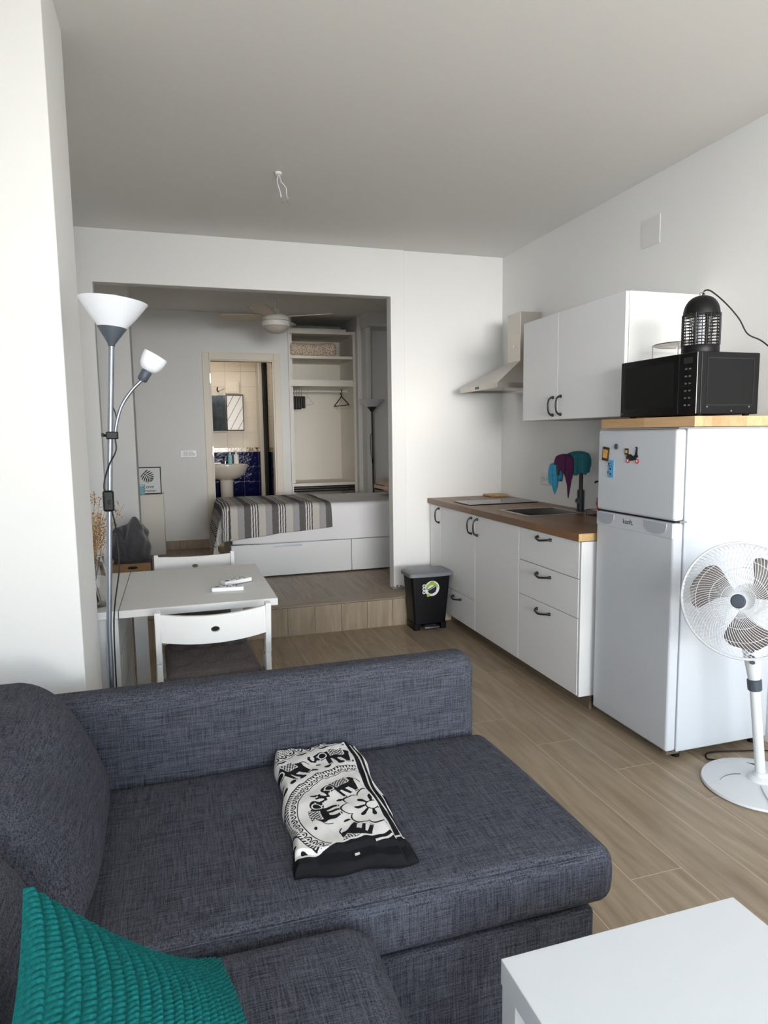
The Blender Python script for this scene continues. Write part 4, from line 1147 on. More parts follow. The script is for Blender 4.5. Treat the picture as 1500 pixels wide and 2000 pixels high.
Tk = 0.034 - 0.012 * np.clip((U - 0.86) / 0.03, 0, 1) - 0.006 * np.clip((U - 0.94) / 0.02, 0, 1) - 0.010 * np.clip((0.10 - V) / 0.02, 0, 1)
wr = 0.0022 * np.sin(21 * U + 9 * V) + 0.0016 * np.sin(33 * V - 8 * U + 1.0) + 0.0012 * np.sin(47 * U + 31 * V)
Zs = 0.4475 + edge * (Tk + wr)
cols = sarong_print(Xs, Ys)
side_dark = dist < 0.006
cols = cols | (side_dark & (V < 0.12))
b = B(); w = nu + 1
me = bpy.data.meshes.new('sarong')
verts = np.stack([Xs, Ys, Zs], -1).reshape(-1, 3) - np.array([-2.15, -3.24, 0.4475])
ii = (np.arange(nv)[:, None] * w + np.arange(nu)[None, :]).reshape(-1)
faces = np.stack([ii, ii + 1, ii + 1 + w, ii + w], -1)
rim = list(range(0, w)) + [j * w + nu for j in range(1, nv + 1)] + [nv * w + i for i in range(nu - 1, -1, -1)] + [j * w for j in range(nv - 1, 0, -1)]
me.from_pydata(verts.tolist(), [], faces.tolist() + [tuple(reversed(rim))])
me.update()
ca = me.color_attributes.new('print', 'FLOAT_COLOR', 'POINT')
cc = np.where(cols.reshape(-1, 1), np.array([[0.010, 0.010, 0.012, 1.0]]), np.array([[0.72, 0.70, 0.68, 1.0]]))
ca.data.foreach_set('color', cc.astype(np.float32).ravel())
me.polygons.foreach_set('use_smooth', [True] * len(me.polygons))
me.materials.append(attr_mat('printed_cotton', 'print', 0.85, 0.15))
so_ = bpy.data.objects.new('folded_sarong', me); COL.objects.link(so_); so_.location = (-2.15, -3.24, 0.4475)
tag(so_, 'folded black and white cotton throw printed with elephants lying on the chaise', 'throw')

# ---------------------------------------------------------------- teal crochet cushion
A_, B_ = np.array((-2.722, -3.905, 0.803)), np.array((-2.470, -3.722, 0.482))
C_, D_ = np.array((-2.400, -4.170, 0.500)), np.array((-2.720, -4.330, 0.740))
n_ = np.cross(B_ - A_, D_ - A_); n_ /= np.linalg.norm(n_)
if n_ @ (np.array(CAM) - A_) < 0: n_ = -n_
def pil(u, v, side):
    # concave edges
    e = 0.13
    uu = 0.5 + (u - 0.5) * (1 - e * np.sin(PI * v)); vv = 0.5 + (v - 0.5) * (1 - 2.3 * e * np.sin(PI * np.clip(u, 0, 1)) ** 1.3)
    P = ((1 - uu) * (1 - vv))[..., None] * A_ + (uu * (1 - vv))[..., None] * B_ + (uu * vv)[..., None] * C_ + ((1 - uu) * vv)[..., None] * D_
    h = 0.085 * (np.clip(np.sin(PI * u), 0, 1) * np.clip(np.sin(PI * v), 0, 1)) ** 0.55
    rows = 25
    row = np.abs(np.sin(PI * u * rows)) ** 0.7
    ri = np.floor(u * rows)
    stt = np.abs(np.sin(PI * (v * 44 + 0.5 * (ri % 2) + 0.25 * np.sin(PI * u * rows))))
    rel = 0.0055 * row + 0.0040 * stt * row
    return P + side * n_ * (h + rel)[..., None]
nn = 340
U, V = np.meshgrid(np.linspace(0, 1, nn + 1), np.linspace(0, 1, nn + 1))
F_ = pil(U, V, 1).reshape(-1, 3)
m2 = 40
U2, V2 = np.meshgrid(np.linspace(0, 1, m2 + 1), np.linspace(0, 1, m2 + 1))
G_ = pil(U2, V2, -0.35).reshape(-1, 3)
ctr = (A_ + B_ + C_ + D_) / 4
def gq(n, base, flip):
    ii = (np.arange(n)[:, None] * (n + 1) + np.arange(n)[None, :]).reshape(-1) + base
    q = np.stack([ii, ii + 1, ii + n + 2, ii + n + 1], -1)
    return (q[:, ::-1] if flip else q).tolist()
me = bpy.data.meshes.new('crochet_cushion')
me.from_pydata((np.concatenate([F_, G_]) - ctr).tolist(), [], gq(nn, 0, False) + gq(m2, len(F_), True)); me.update()
me.polygons.foreach_set('use_smooth', [True] * len(me.polygons)); me.materials.append(M['teal'])
o = bpy.data.objects.new('crochet_cushion', me); COL.objects.link(o); o.location = ctr.tolist()
tag(o, 'teal crochet cushion leaning in the corner of the sofa', 'cushion')

# ---------------------------------------------------------------- coffee table
t = thing('coffee_table', 'low white square legged coffee table in front of the sofa', 'coffee table', (-1.71, -4.28, 0))
box(-1.975, -1.447, -4.74, -3.838, 0.400, 0.450).build('table_top', 'laminate', t, bevel=0.0018)
for xx in (-1.973, -1.499):
    for yy in (-3.890, -4.738):
        box(xx, xx + 0.05, yy, yy + 0.05, 0.0, 0.3995).build('leg', 'laminate', t, bevel=0.0015)

# ================================================================ DINING CORNER
t = thing('gateleg_table', 'white gateleg table with one leaf raised beside the pier', 'table', (-2.55, -1.735, 0))
TY0, TY1, TX0, TXH, TX1, TT = -2.130, -1.335, -2.995, -2.735, -2.120, 0.740
box(TX0, TXH - 0.0015, TY0, TY1, TT - 0.030, TT).build('centre_top', 'white_matt', t, bevel=0.002)
box(TXH + 0.0015, TX1, TY0, TY1, TT - 0.030, TT).build('leaf', 'white_matt', t, bevel=0.002)
for xx in (TX0 + 0.004, TXH - 0.046):
    for yy in (TY0 + 0.012, TY1 - 0.06):
        box(xx, xx + 0.042, yy, yy + 0.048, 0, TT - 0.0305).build('leg', 'white_matt', t, bevel=0.002)
box(TX0 + 0.047, TXH - 0.047, TY0 + 0.030, TY0 + 0.046, 0.10, TT - 0.0305).build('end_panel', 'white_matt', t)
box(TX0 + 0.047, TXH - 0.047, TY1 - 0.046, TY1 - 0.030, 0.10, TT - 0.0305).build('end_panel', 'white_matt', t)
for k, (z0, z1) in enumerate(((0.545, 0.700), (0.360, 0.535), (0.110, 0.350))):
    for s in (0, 1):
        ya = TY0 + 0.065 + s * 0.335
        box(TXH - 0.022, TXH - 0.006, ya, ya + 0.325, z0, z1).build('drawer', 'white_matt', t, bevel=0.002)
box(TX0 + 0.005, TX0 + 0.02, TY0 + 0.06, TY1 - 0.06, 0.105, TT - 0.031).build('side_panel', 'white_matt', t)
# folded second leaf on the wall side
box(TX0 - 0.030, TX0 - 0.003, TY0, TY1, 0.115, TT - 0.004).build('folded_leaf', 'white_matt', t, bevel=0.002)
gy_ = -1.735
g = box(-2.705, -2.648, gy_ - 0.014, gy_ + 0.014, 0.045, TT - 0.031).build('gate', 'white_matt', t, bevel=0.002)
box(-2.285, -2.230, gy_ - 0.014, gy_ + 0.014, 0.0, TT - 0.031).build('gate_leg', 'white_matt', g, bevel=0.002)
box(-2.648, -2.285, gy_ - 0.013, gy_ + 0.013, TT - 0.085, TT - 0.032).build('gate_rail', 'white_matt', g)
box(-2.648, -2.285, gy_ - 0.013, gy_ + 0.013, 0.06, 0.11).build('gate_rail', 'white_matt', g)

def remote(label, c, ang, tiltx, L=0.135, W_=0.05, T_=0.018):
    t = thing('remote_control', label, 'remote control', (c[0], c[1], c[2]), ang, 'remotes on the table', local=True)
    b_ = B().rbox((-L / 2, -W_ / 2, 0), (L / 2, W_ / 2, T_), 0.004, 8); b_.build('body', 'paper', t, smooth=40)
    q = B(); q.poly(circ(-L / 2 + 0.022, 0, 0.008, 16, 1.4), lambda u, v, h: (u, v, T_ + h - 0.0004), 0.0008); q.build('display', 'ink', t)
    for i in range(5):
        for j in range(2):
            q = B(); q.poly(circ(-0.015 + 0.013 * i, -0.010 + 0.02 * j, 0.0045, 10), lambda u, v, h: (u, v, T_ + h - 0.0004), 0.0016); q.build('button', 'greyprint' if (i + j) % 3 else 'paper', t)
    t.rotation_euler = (0, tiltx, ang)
    return t
remote('white remote control lying flat on the leaf of the table', (-2.305, -1.915, TT + 0.0004), -0.10, 0.0)
r_ = remote('white remote control propped across the other remote', (-2.258, -1.790, TT + 0.0095), 0.42, -0.03)
r_.location.z = TT + 0.0035

def terje(label, loc, rot):
    t = thing('folding_chair', label, 'chair', loc, rot, 'white folding chairs', local=True)
    for s in (-1, 1):
        x = 0.200 * s
        b = B()
        b.bar((x, -0.285, 0.775), (x, -0.255, 0.575), 0.022, 0.036, (0, 1, 0)); b.build('back_post', 'white_matt', t, bevel=0.004)
        b = B(); b.bar((x, -0.262, 0.60), (x, 0.215, 0.0), 0.020, 0.034, (0, 1, 0)); b.build('front_leg', 'white_matt', t, bevel=0.004)
        b = B(); b.bar((x + 0.021 * s * 0, -0.250, 0.572), (x + 0.004 * s, -0.270, 0.0), 0.0215, 0.036, (0, 1, 0)); b.build('rear_leg', 'white_matt', t, bevel=0.004)
        b = B(); b.tube([(x - 0.014, -0.25, 0.566), (x + 0.014, -0.25, 0.566)], 0.005, 10); b.build('pivot', 'steel', t)
    # curved back slat with an oval finger hole
    n = 40; rx, rz = 0.016, 0.011; hw, hh = 0.190, 0.052
    def bend(u, v, d):
        return (u, -0.300 + d + 0.030 * (u / hw) ** 2 - 0.022, 0.700 + v + (0.012 * (u / hw) ** 2))
    ring_i = [(rx * math.cos(2 * PI * k / n), rz * math.sin(2 * PI * k / n)) for k in range(n)]
    ring_o = []
    for k in range(n):
        a = 2 * PI * k / n; c_, s_ = math.cos(a), math.sin(a)
        m_ = min(hh * 1.0 / max(abs(c_), 1e-6), hh / max(abs(s_), 1e-6)); ring_o.append((m_ * c_, m_ * s_))
    b = B()
    for d0, fl in ((0.0, False), (0.016, True)):
        vs = [bend(*p, d0) for p in ring_i] + [bend(*p, d0) for p in ring_o]
        fs = [(k, (k + 1) % n, n + (k + 1) % n, n + k) for k in range(n)]
        b.add(vs, fs)
    k0 = 2 * n
    b.f += [(k, (k + 1) % n, k0 + (k + 1) % n, k0 + k) for k in range(n)]
    # wings to both sides and closing faces
    for sgn in (-1, 1):
        us = np.linspace(hh, hw, 12)
        rows = []
        for u in us: rows.append([bend(sgn * u, -hh, 0), bend(sgn * u, hh, 0), bend(sgn * u, hh, 0.016), bend(sgn * u, -hh, 0.016)])
        vs = [p for r in rows for p in r]; fs = []
        for i in range(len(us) - 1):
            for q in range(4): fs.append((4 * i + q, 4 * i + (q + 1) % 4, 4 * (i + 1) + (q + 1) % 4, 4 * (i + 1) + q))
        fs.append(tuple(4 * (len(us) - 1) + q for q in range(4)))
        b.add(vs, fs)
    us = np.linspace(-hh, hh, 9)
    for vv in (-hh, hh):
        vs = [bend(u, vv, 0) for u in us] + [bend(u, vv, 0.016) for u in us]
        b.add(vs, [(i, i + 1, 9 + i + 1, 9 + i) for i in range(8)])
    b.build('backrest', 'white_matt', t, smooth=40)
    b = B(); b.box(-0.185, 0.185, -0.215, -0.190, 0.425, 0.452); b.build('seat_rail', 'white_matt', t, bevel=0.003)
    b = B(); b.box(-0.185, 0.185, 0.190, 0.215, 0.425, 0.452); b.build('seat_rail', 'white_matt', t, bevel=0.003)
    for k in range(6):
        x = -0.160 + 0.064 * k
        box(x - 0.027, x + 0.027, -0.205, 0.208, 0.452, 0.463).build('seat_slat', 'white_matt', t, bevel=0.002)
    b = B(); b.tube([(-0.195, 0.10, 0.15), (0.195, 0.10, 0.15)], 0.010, 10); b.build('stretcher', 'white_matt', t)
    return t
ch = terje('white folding chair with grey seat pad between sofa and table', (-2.395, -2.045, 0), 0.03)
c2 = dup(ch, (-2.425, -1.375, 0), PI - 0.02, 'white folding chair on the far side of the table facing the sofa')
def tuft(label, loc, rot):
    t = thing('seat_pad', label, 'seat pad', loc, rot, 'seat pads on the folding chairs', local=True)
    tu = [(sx, sy) for sx in (-0.11, 0.0, 0.11) for sy in (-0.10, 0.10)] + [(-0.055, 0.0), (0.055, 0.0)]
    def dd(a, q):
        k = max(0, 1 - (2 * q.x - 1) ** 6) * max(0, 1 - (2 * q.y - 1) ** 6)
        if q.z > 0.5:
            a.z += 0.012 * k
            for sx, sy in tu: a.z -= 0.020 * math.exp(-((a.x - sx) ** 2 + (a.y - sy) ** 2) / 0.0008)
        return a
    B().rbox((-0.178, -0.215, 0.0), (0.178, 0.215, 0.042), 0.016, 40, dd).build('pad', 'cushion', t, smooth=60)
    for sx, sy in tu:
        b = B(); b.lathe([(0, 0), (0.006, 0.0), (0.005, 0.003), (0, 0.004)], 10, (sx, sy, 0.033)); b.build('tuft', 'cushion', t)
    for s in (-1, 1):
        b = B(); b.tube(spline([(0.165 * s, -0.205, 0.02), (0.19 * s, -0.225, 0.03), (0.178 * s, -0.235, 0.0), (0.150 * s, -0.222, -0.02)], 6), 0.006, 6); b.build('tie', 'cushion', t)
    return t
p_ = tuft('taupe tufted seat pad on the chair next to the sofa', (-2.395, -2.045, 0.4635), 0.03)
dup(p_, (-2.425, -1.375, 0.4635), PI - 0.02, 'taupe tufted seat pad on the chair at the far side of the table')

# ---------------------------------------------------------------- vase with dried flowers
t = thing('glass_vase', 'clear glass jar vase on the table beside the pier', 'vase', (-2.835, -2.005, TT))
vx, vy = -2.835, -2.005
b = B(); b.lathe([(0.0, 0.0), (0.052, 0.0), (0.060, 0.006), (0.064, 0.03), (0.062, 0.10), (0.050, 0.165), (0.048, 0.20), (0.052, 0.205), (0.049, 0.205), (0.045, 0.195), (0.047, 0.163), (0.059, 0.10), (0.061, 0.03), (0.056, 0.008), (0.0, 0.006)], 36, (vx, vy, TT + 0.0004)); b.build('jar', 'glass', t, smooth=40)
t = thing('dried_flowers', 'bunch of brown dried flowers standing in the glass jar', 'dried flowers', (vx, vy, TT + 0.008))
r = np.random.default_rng(11)
stems = B(); seeds = []
bt = B()
def ball(bm, c, rad):
    v = [(0, 0, 1), (0.9, 0, 0.2), (-0.4, 0.8, 0.2), (-0.4, -0.8, 0.2), (0, 0, -1)]
    bm.add([(c[0] + rad * p[0], c[1] + rad * p[1], c[2] + rad * p[2]) for p in v], [(0, 1, 2), (0, 2, 3), (0, 3, 1), (4, 2, 1), (4, 3, 2), (4, 1, 3)])
for k in range(34):
    a = r.uniform(0, 2 * PI); sp = r.uniform(0.0, 0.035); hgt = r.uniform(0.26, 0.40)
    o = (vx + 0.03 * math.cos(a + 2) * r.random(), vy + 0.03 * math.sin(a + 2) * r.random(), TT + 0.012)
    m_ = (vx + sp * math.cos(a), vy + sp * math.sin(a), TT + 0.17)
    e = (vx + (sp + 0.05 * r.random()) * math.cos(a) * 1.3, vy + (sp + 0.05 * r.random()) * math.sin(a) * 1.3, TT + hgt)
    stems.tube(spline([o, m_, e], 4), 0.0012, 4)
    for j in range(24):
        f = r.uniform(0.55, 1.0)
        c = [m_[i] + (e[i] - m_[i]) * (f - 0.2) * 1.2 + r.normal(0, 0.010) for i in range(3)]
        ball(bt, c, r.uniform(0.0022, 0.0045))
for (ex, ey, ez) in ((0.03, 0.0, 0.45), (-0.01, 0.02, 0.47), (0.05, -0.02, 0.43), (0.0, -0.04, 0.44), (0.135, 0.0, 0.40), (0.11, 0.03, 0.36)):
    e = (vx + ex, vy + ey, TT + ez)
    stems.tube(spline([(vx, vy, TT + 0.02), (vx + ex * 0.15, vy + ey * 0.2, TT + 0.2), e], 5), 0.0010, 4)
    for j in range(9):
        f = r.uniform(0.7, 1.0); base = (vx + ex * f, vy + ey * f, TT + 0.2 + (ez - 0.2) * f)
        tip = (base[0] + r.normal(0, 0.025), base[1] + r.normal(0, 0.02), base[2] + r.uniform(0.0, 0.03))
        stems.tube([base, tip], 0.0006, 4); ball(bt, tip, r.uniform(0.003, 0.0045))
stems.build('stems', 'straw', t)['kind'] = 'stuff'
bt.build('flower_heads', 'seed', t)['kind'] = 'stuff'
for nm in ('more',):
    b = B()
    for k in range(1500):
        zz_ = r.uniform(0.12, 0.37); rad = 0.012 + 0.045 * max(0, (zz_ - 0.1) / 0.3); a = r.uniform(0, 2 * PI); q = rad * math.sqrt(r.random())
        ball(b, (vx + q * math.cos(a), vy + q * math.sin(a), TT + zz_), r.uniform(0.002, 0.004))
    b.build('petals', 'straw', t)['kind'] = 'stuff'

# ---------------------------------------------------------------- floor lamp with reading arm
LY = -2.715
t = thing('floor_lamp', 'silver floor lamp with white bowl shade and small reading arm beside the pier', 'floor lamp', (-2.722, LY, 0))
base = Vector((-2.722, LY, 0.0))
P0, P1, P2_, P3 = Vector((-2.724, LY, 0.02)), Vector((-2.713, LY, 0.83)), Vector((-2.6855, LY, 1.30)), Vector((-2.660, LY, 1.672))
b = B(); b.lathe([(0, 0), (0.080, 0), (0.083, 0.004), (0.080, 0.014), (0.02, 0.022), (0.0, 0.022)], 36, base); b.build('base', 'slate', t, smooth=40)
for nm, a_, c_ in (('pole', P0, P1), ('pole', P1, P2_), ('pole', P2_, P3)):
    b = B(); b.tube([a_, c_], 0.0078, 14); b.build(nm, 'pole', t, smooth=60)
Rm = Matrix.Rotation(0.09, 4, 'Y')
b = B(); b.lathe([(0.0, -0.005), (0.009, -0.005), (0.010, 0.002), (0.0395, 0.047), (0.0395, 0.050), (0.0, 0.050)], 36, P3, mat=Rm); b.build('cone', 'slate', t, smooth=40)
b = B(); b.lathe([(0.038, 0.0475), (0.052, 0.064), (0.072, 0.090), (0.094, 0.122), (0.0955, 0.124), (0.0925, 0.123), (0.070, 0.092), (0.050, 0.067), (0.036, 0.0505)], 48, P3, mat=Rm, closed=True); b.build('shade', 'shade', t, smooth=60)
b = B(); b.lathe([(0, 0.05), (0.015, 0.052), (0.015, 0.085), (0.027, 0.110), (0.027, 0.125), (0.016, 0.140), (0, 0.143)], 20, P3, mat=Rm); b.build('bulb', 'shade', t, smooth=60)
cl = P2_ + (P3 - P2_) * 0.298
b = B(); b.box(cl.x - 0.011, cl.x + 0.022, LY - 0.012, LY + 0.012, cl.z - 0.011, cl.z + 0.011); c1 = b.build('clamp', 'black_plastic', t, bevel=0.003)
b = B(); b.tube([(cl.x - 0.011, LY, cl.z), (cl.x - 0.020, LY, cl.z)], 0.004, 8); b.box(cl.x - 0.024, cl.x - 0.018, LY - 0.007, LY + 0.007, cl.z - 0.004, cl.z + 0.007); b.build('thumb_screw', 'black_plastic', c1)
A0 = Vector((cl.x + 0.015, LY, cl.z - 0.01))
E1 = Vector((-2.581, LY, 1.573))
arm = spline([A0, A0 + Vector((0.001, 0, 0.03)), Vector((-2.644, LY, 1.492)), Vector((-2.613, LY, 1.540)), E1], 8)
b = B(); b.tube(arm, 0.0048, 12); b.build('reading_arm', 'pole', t, smooth=60)
dr_ = Vector((0.51, 0.0, 0.86)).normalized(); Rr = dr_.to_track_quat('Z', 'Y').to_matrix().to_4x4()
b = B(); b.lathe([(0, -0.010), (0.011, -0.010), (0.0145, -0.005), (0.0155, 0.021), (0.014, 0.024), (0, 0.024)], 28, E1 + dr_ * 0.006, mat=Rr); b.build('socket', 'slate', t, smooth=40)
b = B(); b.lathe([(0.013, 0.024), (0.022, 0.028), (0.030, 0.039), (0.0345, 0.055), (0.0362, 0.076), (0.0345, 0.076), (0.033, 0.056), (0.0285, 0.041), (0.021, 0.030), (0.013, 0.0265)], 36, E1 + dr_ * 0.006, mat=Rr, closed=True); b.build('reading_shade', 'shade', t, smooth=60)
sw = P1 + (P2_ - P1) * 0.83
b = B(); b.tube(spline([(cl.x + 0.014, LY - 0.008, cl.z - 0.011), (cl.x + 0.014, LY - 0.010, cl.z - 0.045), (cl.x - 0.006, LY - 0.013, cl.z - 0.085), (cl.x - 0.020, LY - 0.013, cl.z - 0.125), (sw.x - 0.012, LY - 0.014, sw.z + 0.035), (sw.x - 0.004, LY - 0.015, sw.z)], 6), 0.0022, 6)
b.build('cord', 'black_plastic', t, smooth=60)
b = B(); b.tube(spline([(cl.x + 0.010, LY + 0.010, cl.z + 0.085), (cl.x + 0.018, LY + 0.010, cl.z + 0.06), (cl.x + 0.018, LY + 0.010, cl.z + 0.01)], 6), 0.0018, 6)
b.build('cord', 'black_plastic', t, smooth=60)
B().rbox((sw.x - 0.017, LY - 0.026, sw.z - 0.032), (sw.x + 0.014, LY - 0.0079, sw.z + 0.030), 0.007, 8).build('cord_switch', 'black_plastic', t, smooth=60)
box(sw.x - 0.003, sw.x + 0.005, LY - 0.029, LY - 0.025, sw.z - 0.010, sw.z + 0.003).build('switch_key', 'dark', t, bevel=0.001)
b = B(); b.tube(spline([(sw.x + 0.006, LY - 0.017, sw.z - 0.028), (sw.x + 0.014, LY - 0.011, sw.z - 0.09), (sw.x + 0.017, LY - 0.010, sw.z - 0.20), (P1.x + 0.016, LY - 0.008, 0.86), (P1.x + 0.010, LY + 0.0, 0.6), (P0.x + 0.012, LY + 0.004, 0.1), (P0.x + 0.03, LY + 0.03, 0.026)], 6), 0.0022, 6)
b.build('cord', 'black_plastic', t, smooth=60)

# ================================================================ BEDROOM
# daybed with drawers
BX0, BX1, BY0, BY1 = -2.085, -0.02, 0.79, 1.66
t = thing('daybed', 'white daybed with drawers and a low mattress in the raised bedroom', 'bed', ((BX0 + BX1) / 2, (BY0 + BY1) / 2, PZ))
b = B(); b.box(BX0, BX1, BY0 + 0.022, BY1, PZ + 0.02, 0.50); b.build('frame', 'white', t, bevel=0.003)
d = box(BX0 + 0.004, -1.057, BY0, BY0 + 0.02, PZ + 0.012, 0.500).build('drawer', 'white', t, bevel=0.002)
box(-1.73, -1.49, BY0 - 0.0015, BY0 + 0.004, 0.468, 0.482).build('handle_slot', 'pole', d)
d = box(-1.051, BX1 - 0.004, BY0, BY0 + 0.02, PZ + 0.012, 0.500).build('drawer', 'white', t, bevel=0.002)
def matt(a, q):
    a.z += 0.006 * math.sin(9 * a.x) * q.z
    if q.y < 0.3: a.y += 0.008 * math.sin(11 * a.x + 9 * a.z) * math.sin(PI * q.z)
    return a
B().rbox((BX0 + 0.02, BY0 + 0.02, 0.502), (BX1 - 0.02, BY1 - 0.01, 0.812), 0.035, 40, matt).build('mattress', 'mattress', t, smooth=50)
b = B()
def sheet(u, v):
    x = BX0 + 0.012 + u * (BX1 - BX0 - 0.03)
    L = (BY1 - BY0 - 0.02); s = v * (L + 0.325 + 0.035 * math.sin(2.2 * u + 0.6) - 0.02)
    if s < L: y = BY1 - 0.004 - s; z = 0.822 + 0.004 * math.sin(14 * x) * math.sin(8 * y)
    else:
        d_ = s - L; r_ = 0.03
        if d_ < r_ * PI / 2: y = BY0 + 0.016 - r_ * math.sin(d_ / r_) + 0.0; z = 0.822 - r_ * (1 - math.cos(d_ / r_))
        else: y = BY0 + 0.016 - r_ - 0.008 * math.sin(5 * x + 12 * d_) - 0.004 * math.sin(17 * x - 16 * d_); z = 0.822 - r_ - (d_ - r_ * PI / 2)
        z -= 0.0
    return (x, y, max(z, 0.506 if s > L else 0))
b.grid(sheet, 90, 70)
o = b.build('bed_sheet', 'sheet', t, smooth=80); md = o.modifiers.new('solid', 'SOLIDIFY'); md.thickness = 0.004; md.offset = 1
o = B().rbox((-0.66, 1.02, 0.840), (-0.06, 1.45, 0.985), 0.06, 16, lambda a, q: Vector((a.x, a.y, a.z - 0.03 * (2 * q.x - 1) ** 2 * (1 if q.z > 0.5 else -1)))).build('bed_pillow', 'beige_pillow', smooth=60, loc=(-0.36, 1.2, 0.83)); tag(o, 'beige pillow at the hidden end of the daybed', 'pillow')

# striped throw: colour follows the run of the stripes, fringe at the end
def stripe_col(s):
    W_ = (0.70, 0.68, 0.64); G1 = (0.135, 0.125, 0.125); G2 = (0.36, 0.35, 0.35); K_ = (0.075, 0.07, 0.075); C_ = (0.55, 0.52, 0.47)
    seq = [(0.055, G1), (0.055, G2), (0.058, C_), (0.010, K_), (0.010, W_), (0.010, G1), (0.010, W_), (0.010, K_), (0.010, W_)]
    p = sum(w for w, _ in seq); q = s % p
    for w, c in seq:
        if q < w: return c
        q -= w
    return C_
me = bpy.data.meshes.new('striped_throw')
nu, nv = 480, 90
SX, SE = 0.855, 0.29             # run on top, drop over the end
vs, cs = [], []
LT = BY1 - BY0 - 0.05
for j in range(nv + 1):
    for i in range(nu + 1):
        s = (SX + SE) * i / nu
        front = 0.235 + 0.03 * math.sin(3 * s) + 0.055 * max(0, min(1, (s - 0.45) / 0.4))
        tt = (LT + front) * j / nv
        ds = max(0.0, s - SX); dt = max(0.0, tt - LT)
        x = -1.245 - min(s, SX); y = BY1 - 0.03 - min(tt, LT); z = 0.832
        r_ = 0.045
        def bendo(d):
            if d <= 0: return 0, 0
            if d < r_ * PI / 2: return r_ * math.sin(d / r_), r_ * (1 - math.cos(d / r_))
            return r_, r_ + d - r_ * PI / 2
        ox, zx_ = bendo(ds); oy, zy_ = bendo(dt)
        drop = max(zx_, zy_) + 0.30 * min(zx_, zy_)
        x -= ox + 0.22 * max(0, zx_ - 0.06) + 0.05 * min(zx_, zy_) * 2; y -= oy + 0.02 * zy_ + 0.14 * min(zx_, zy_)
        z -= drop
        f = 0.010 * math.sin(26 * tt + 2 * s) * min(1, ds * 6)
        x -= abs(f) * 1.4; y -= 0.008 * math.sin(21 * s + 1.0) * min(1, dt * 6) + (0.008 if dt > 0.03 else 0)
        z += 0.005 * math.sin(17 * s + 5 * tt) * math.sin(9 * tt)
        x += 0.03 * (tt / (LT + front) - 0.5) * (1 if s < SX else 0.3)
        z = max(z, PZ + 0.03)
        vs.append((x, y, z)); cs.append((*stripe_col(s + 0.012 * math.sin(3 * tt)), 1))
o_ = Vector((-1.7, 1.2, 0.832))
fs = [(j * (nu + 1) + i, j * (nu + 1) + i + 1, (j + 1) * (nu + 1) + i + 1, (j + 1) * (nu + 1) + i) for j in range(nv) for i in range(nu)]
me.from_pydata([tuple(Vector(v) - o_) for v in vs], [], fs); me.update()
ca = me.color_attributes.new('print', 'FLOAT_COLOR', 'POINT'); ca.data.foreach_set('color', np.array(cs, np.float32).ravel())
me.polygons.foreach_set('use_smooth', [True] * len(me.polygons)); me.materials.append(attr_mat('striped_cotton', 'print', 0.9, 0.2))
th_ = bpy.data.objects.new('striped_throw', me); COL.objects.link(th_); th_.location = o_; OFF[th_.name] = o_
md = th_.modifiers.new('solid', 'SOLIDIFY'); md.thickness = 0.005; md.offset = 1
tag(th_, 'grey and white striped throw with fringe spread over the daybed end', 'throw')
b = B(); r = np.random.default_rng(4)
for j in range(0, nv + 1):
    v = vs[j * (nu + 1) + nu]
    zz_ = v[2] - r.uniform(0.13, 0.18)
    zz_ = max(zz_, PZ + 0.012)
    b.tube(spline([v, (v[0] - 0.006 + r.normal(0, 0.006), v[1] + r.normal(0, 0.008), (v[2] + zz_) / 2), (v[0] + r.normal(0, 0.012), v[1] + r.normal(0, 0.014), zz_)], 3), [0.0035] * 6 + [0.002], 5)
b.build('fringe', plain('fringe_cotton', (206, 198, 186), 0.95), th_)['kind'] = 'stuff'

# small cabinet with leaf picture and little cup
o = thing('small_cabinet', 'narrow white cabinet against the bedroom back wall', 'cabinet', (-2.74, 2.43, PZ))
box(-2.86, -2.625, 2.30, 2.58, PZ, 0.815).build('body', 'closet', o, bevel=0.002)
box(-2.865, -2.620, 2.292, 2.585, 0.8155, 0.831).build('top', 'closet', o, bevel=0.002)
t = thing('leaf_picture', 'small framed monstera leaf picture with handwritten words on the narrow cabinet', 'picture', (-2.755, 2.42, 0.8315))
tilt = 0.12
PX0, PX1, PH = -2.885, -2.638, 0.275
def PF(u, v, h): return (u, 2.395 + v * tilt - h, 0.832 + v)
b = B(); b.poly([(PX0, 0.0), (PX1, 0.0), (PX1, PH), (PX0, PH)], lambda u, v, h: PF(u, v, h - 0.014), 0.012); b.build('canvas', 'paper', t)
for pts in ([(PX0, 0), (PX1, 0), (PX1, 0.010), (PX0, 0.010)], [(PX0, PH - 0.010), (PX1, PH - 0.010), (PX1, PH), (PX0, PH)], [(PX0, 0.010), (PX0 + 0.010, 0.010), (PX0 + 0.010, PH - 0.010), (PX0, PH - 0.010)], [(PX1 - 0.010, 0.010), (PX1, 0.010), (PX1, PH - 0.010), (PX1 - 0.010, PH - 0.010)]):
    b = B(); b.poly(pts, lambda u, v, h: PF(u, v, h - 0.003), 0.007); b.build('frame', 'brown', t)
lx, lz = -2.772, 0.180
ra, rb = Vector((-0.040, 0.036)), Vector((0.046, -0.044))
md_ = (rb - ra).normalized()
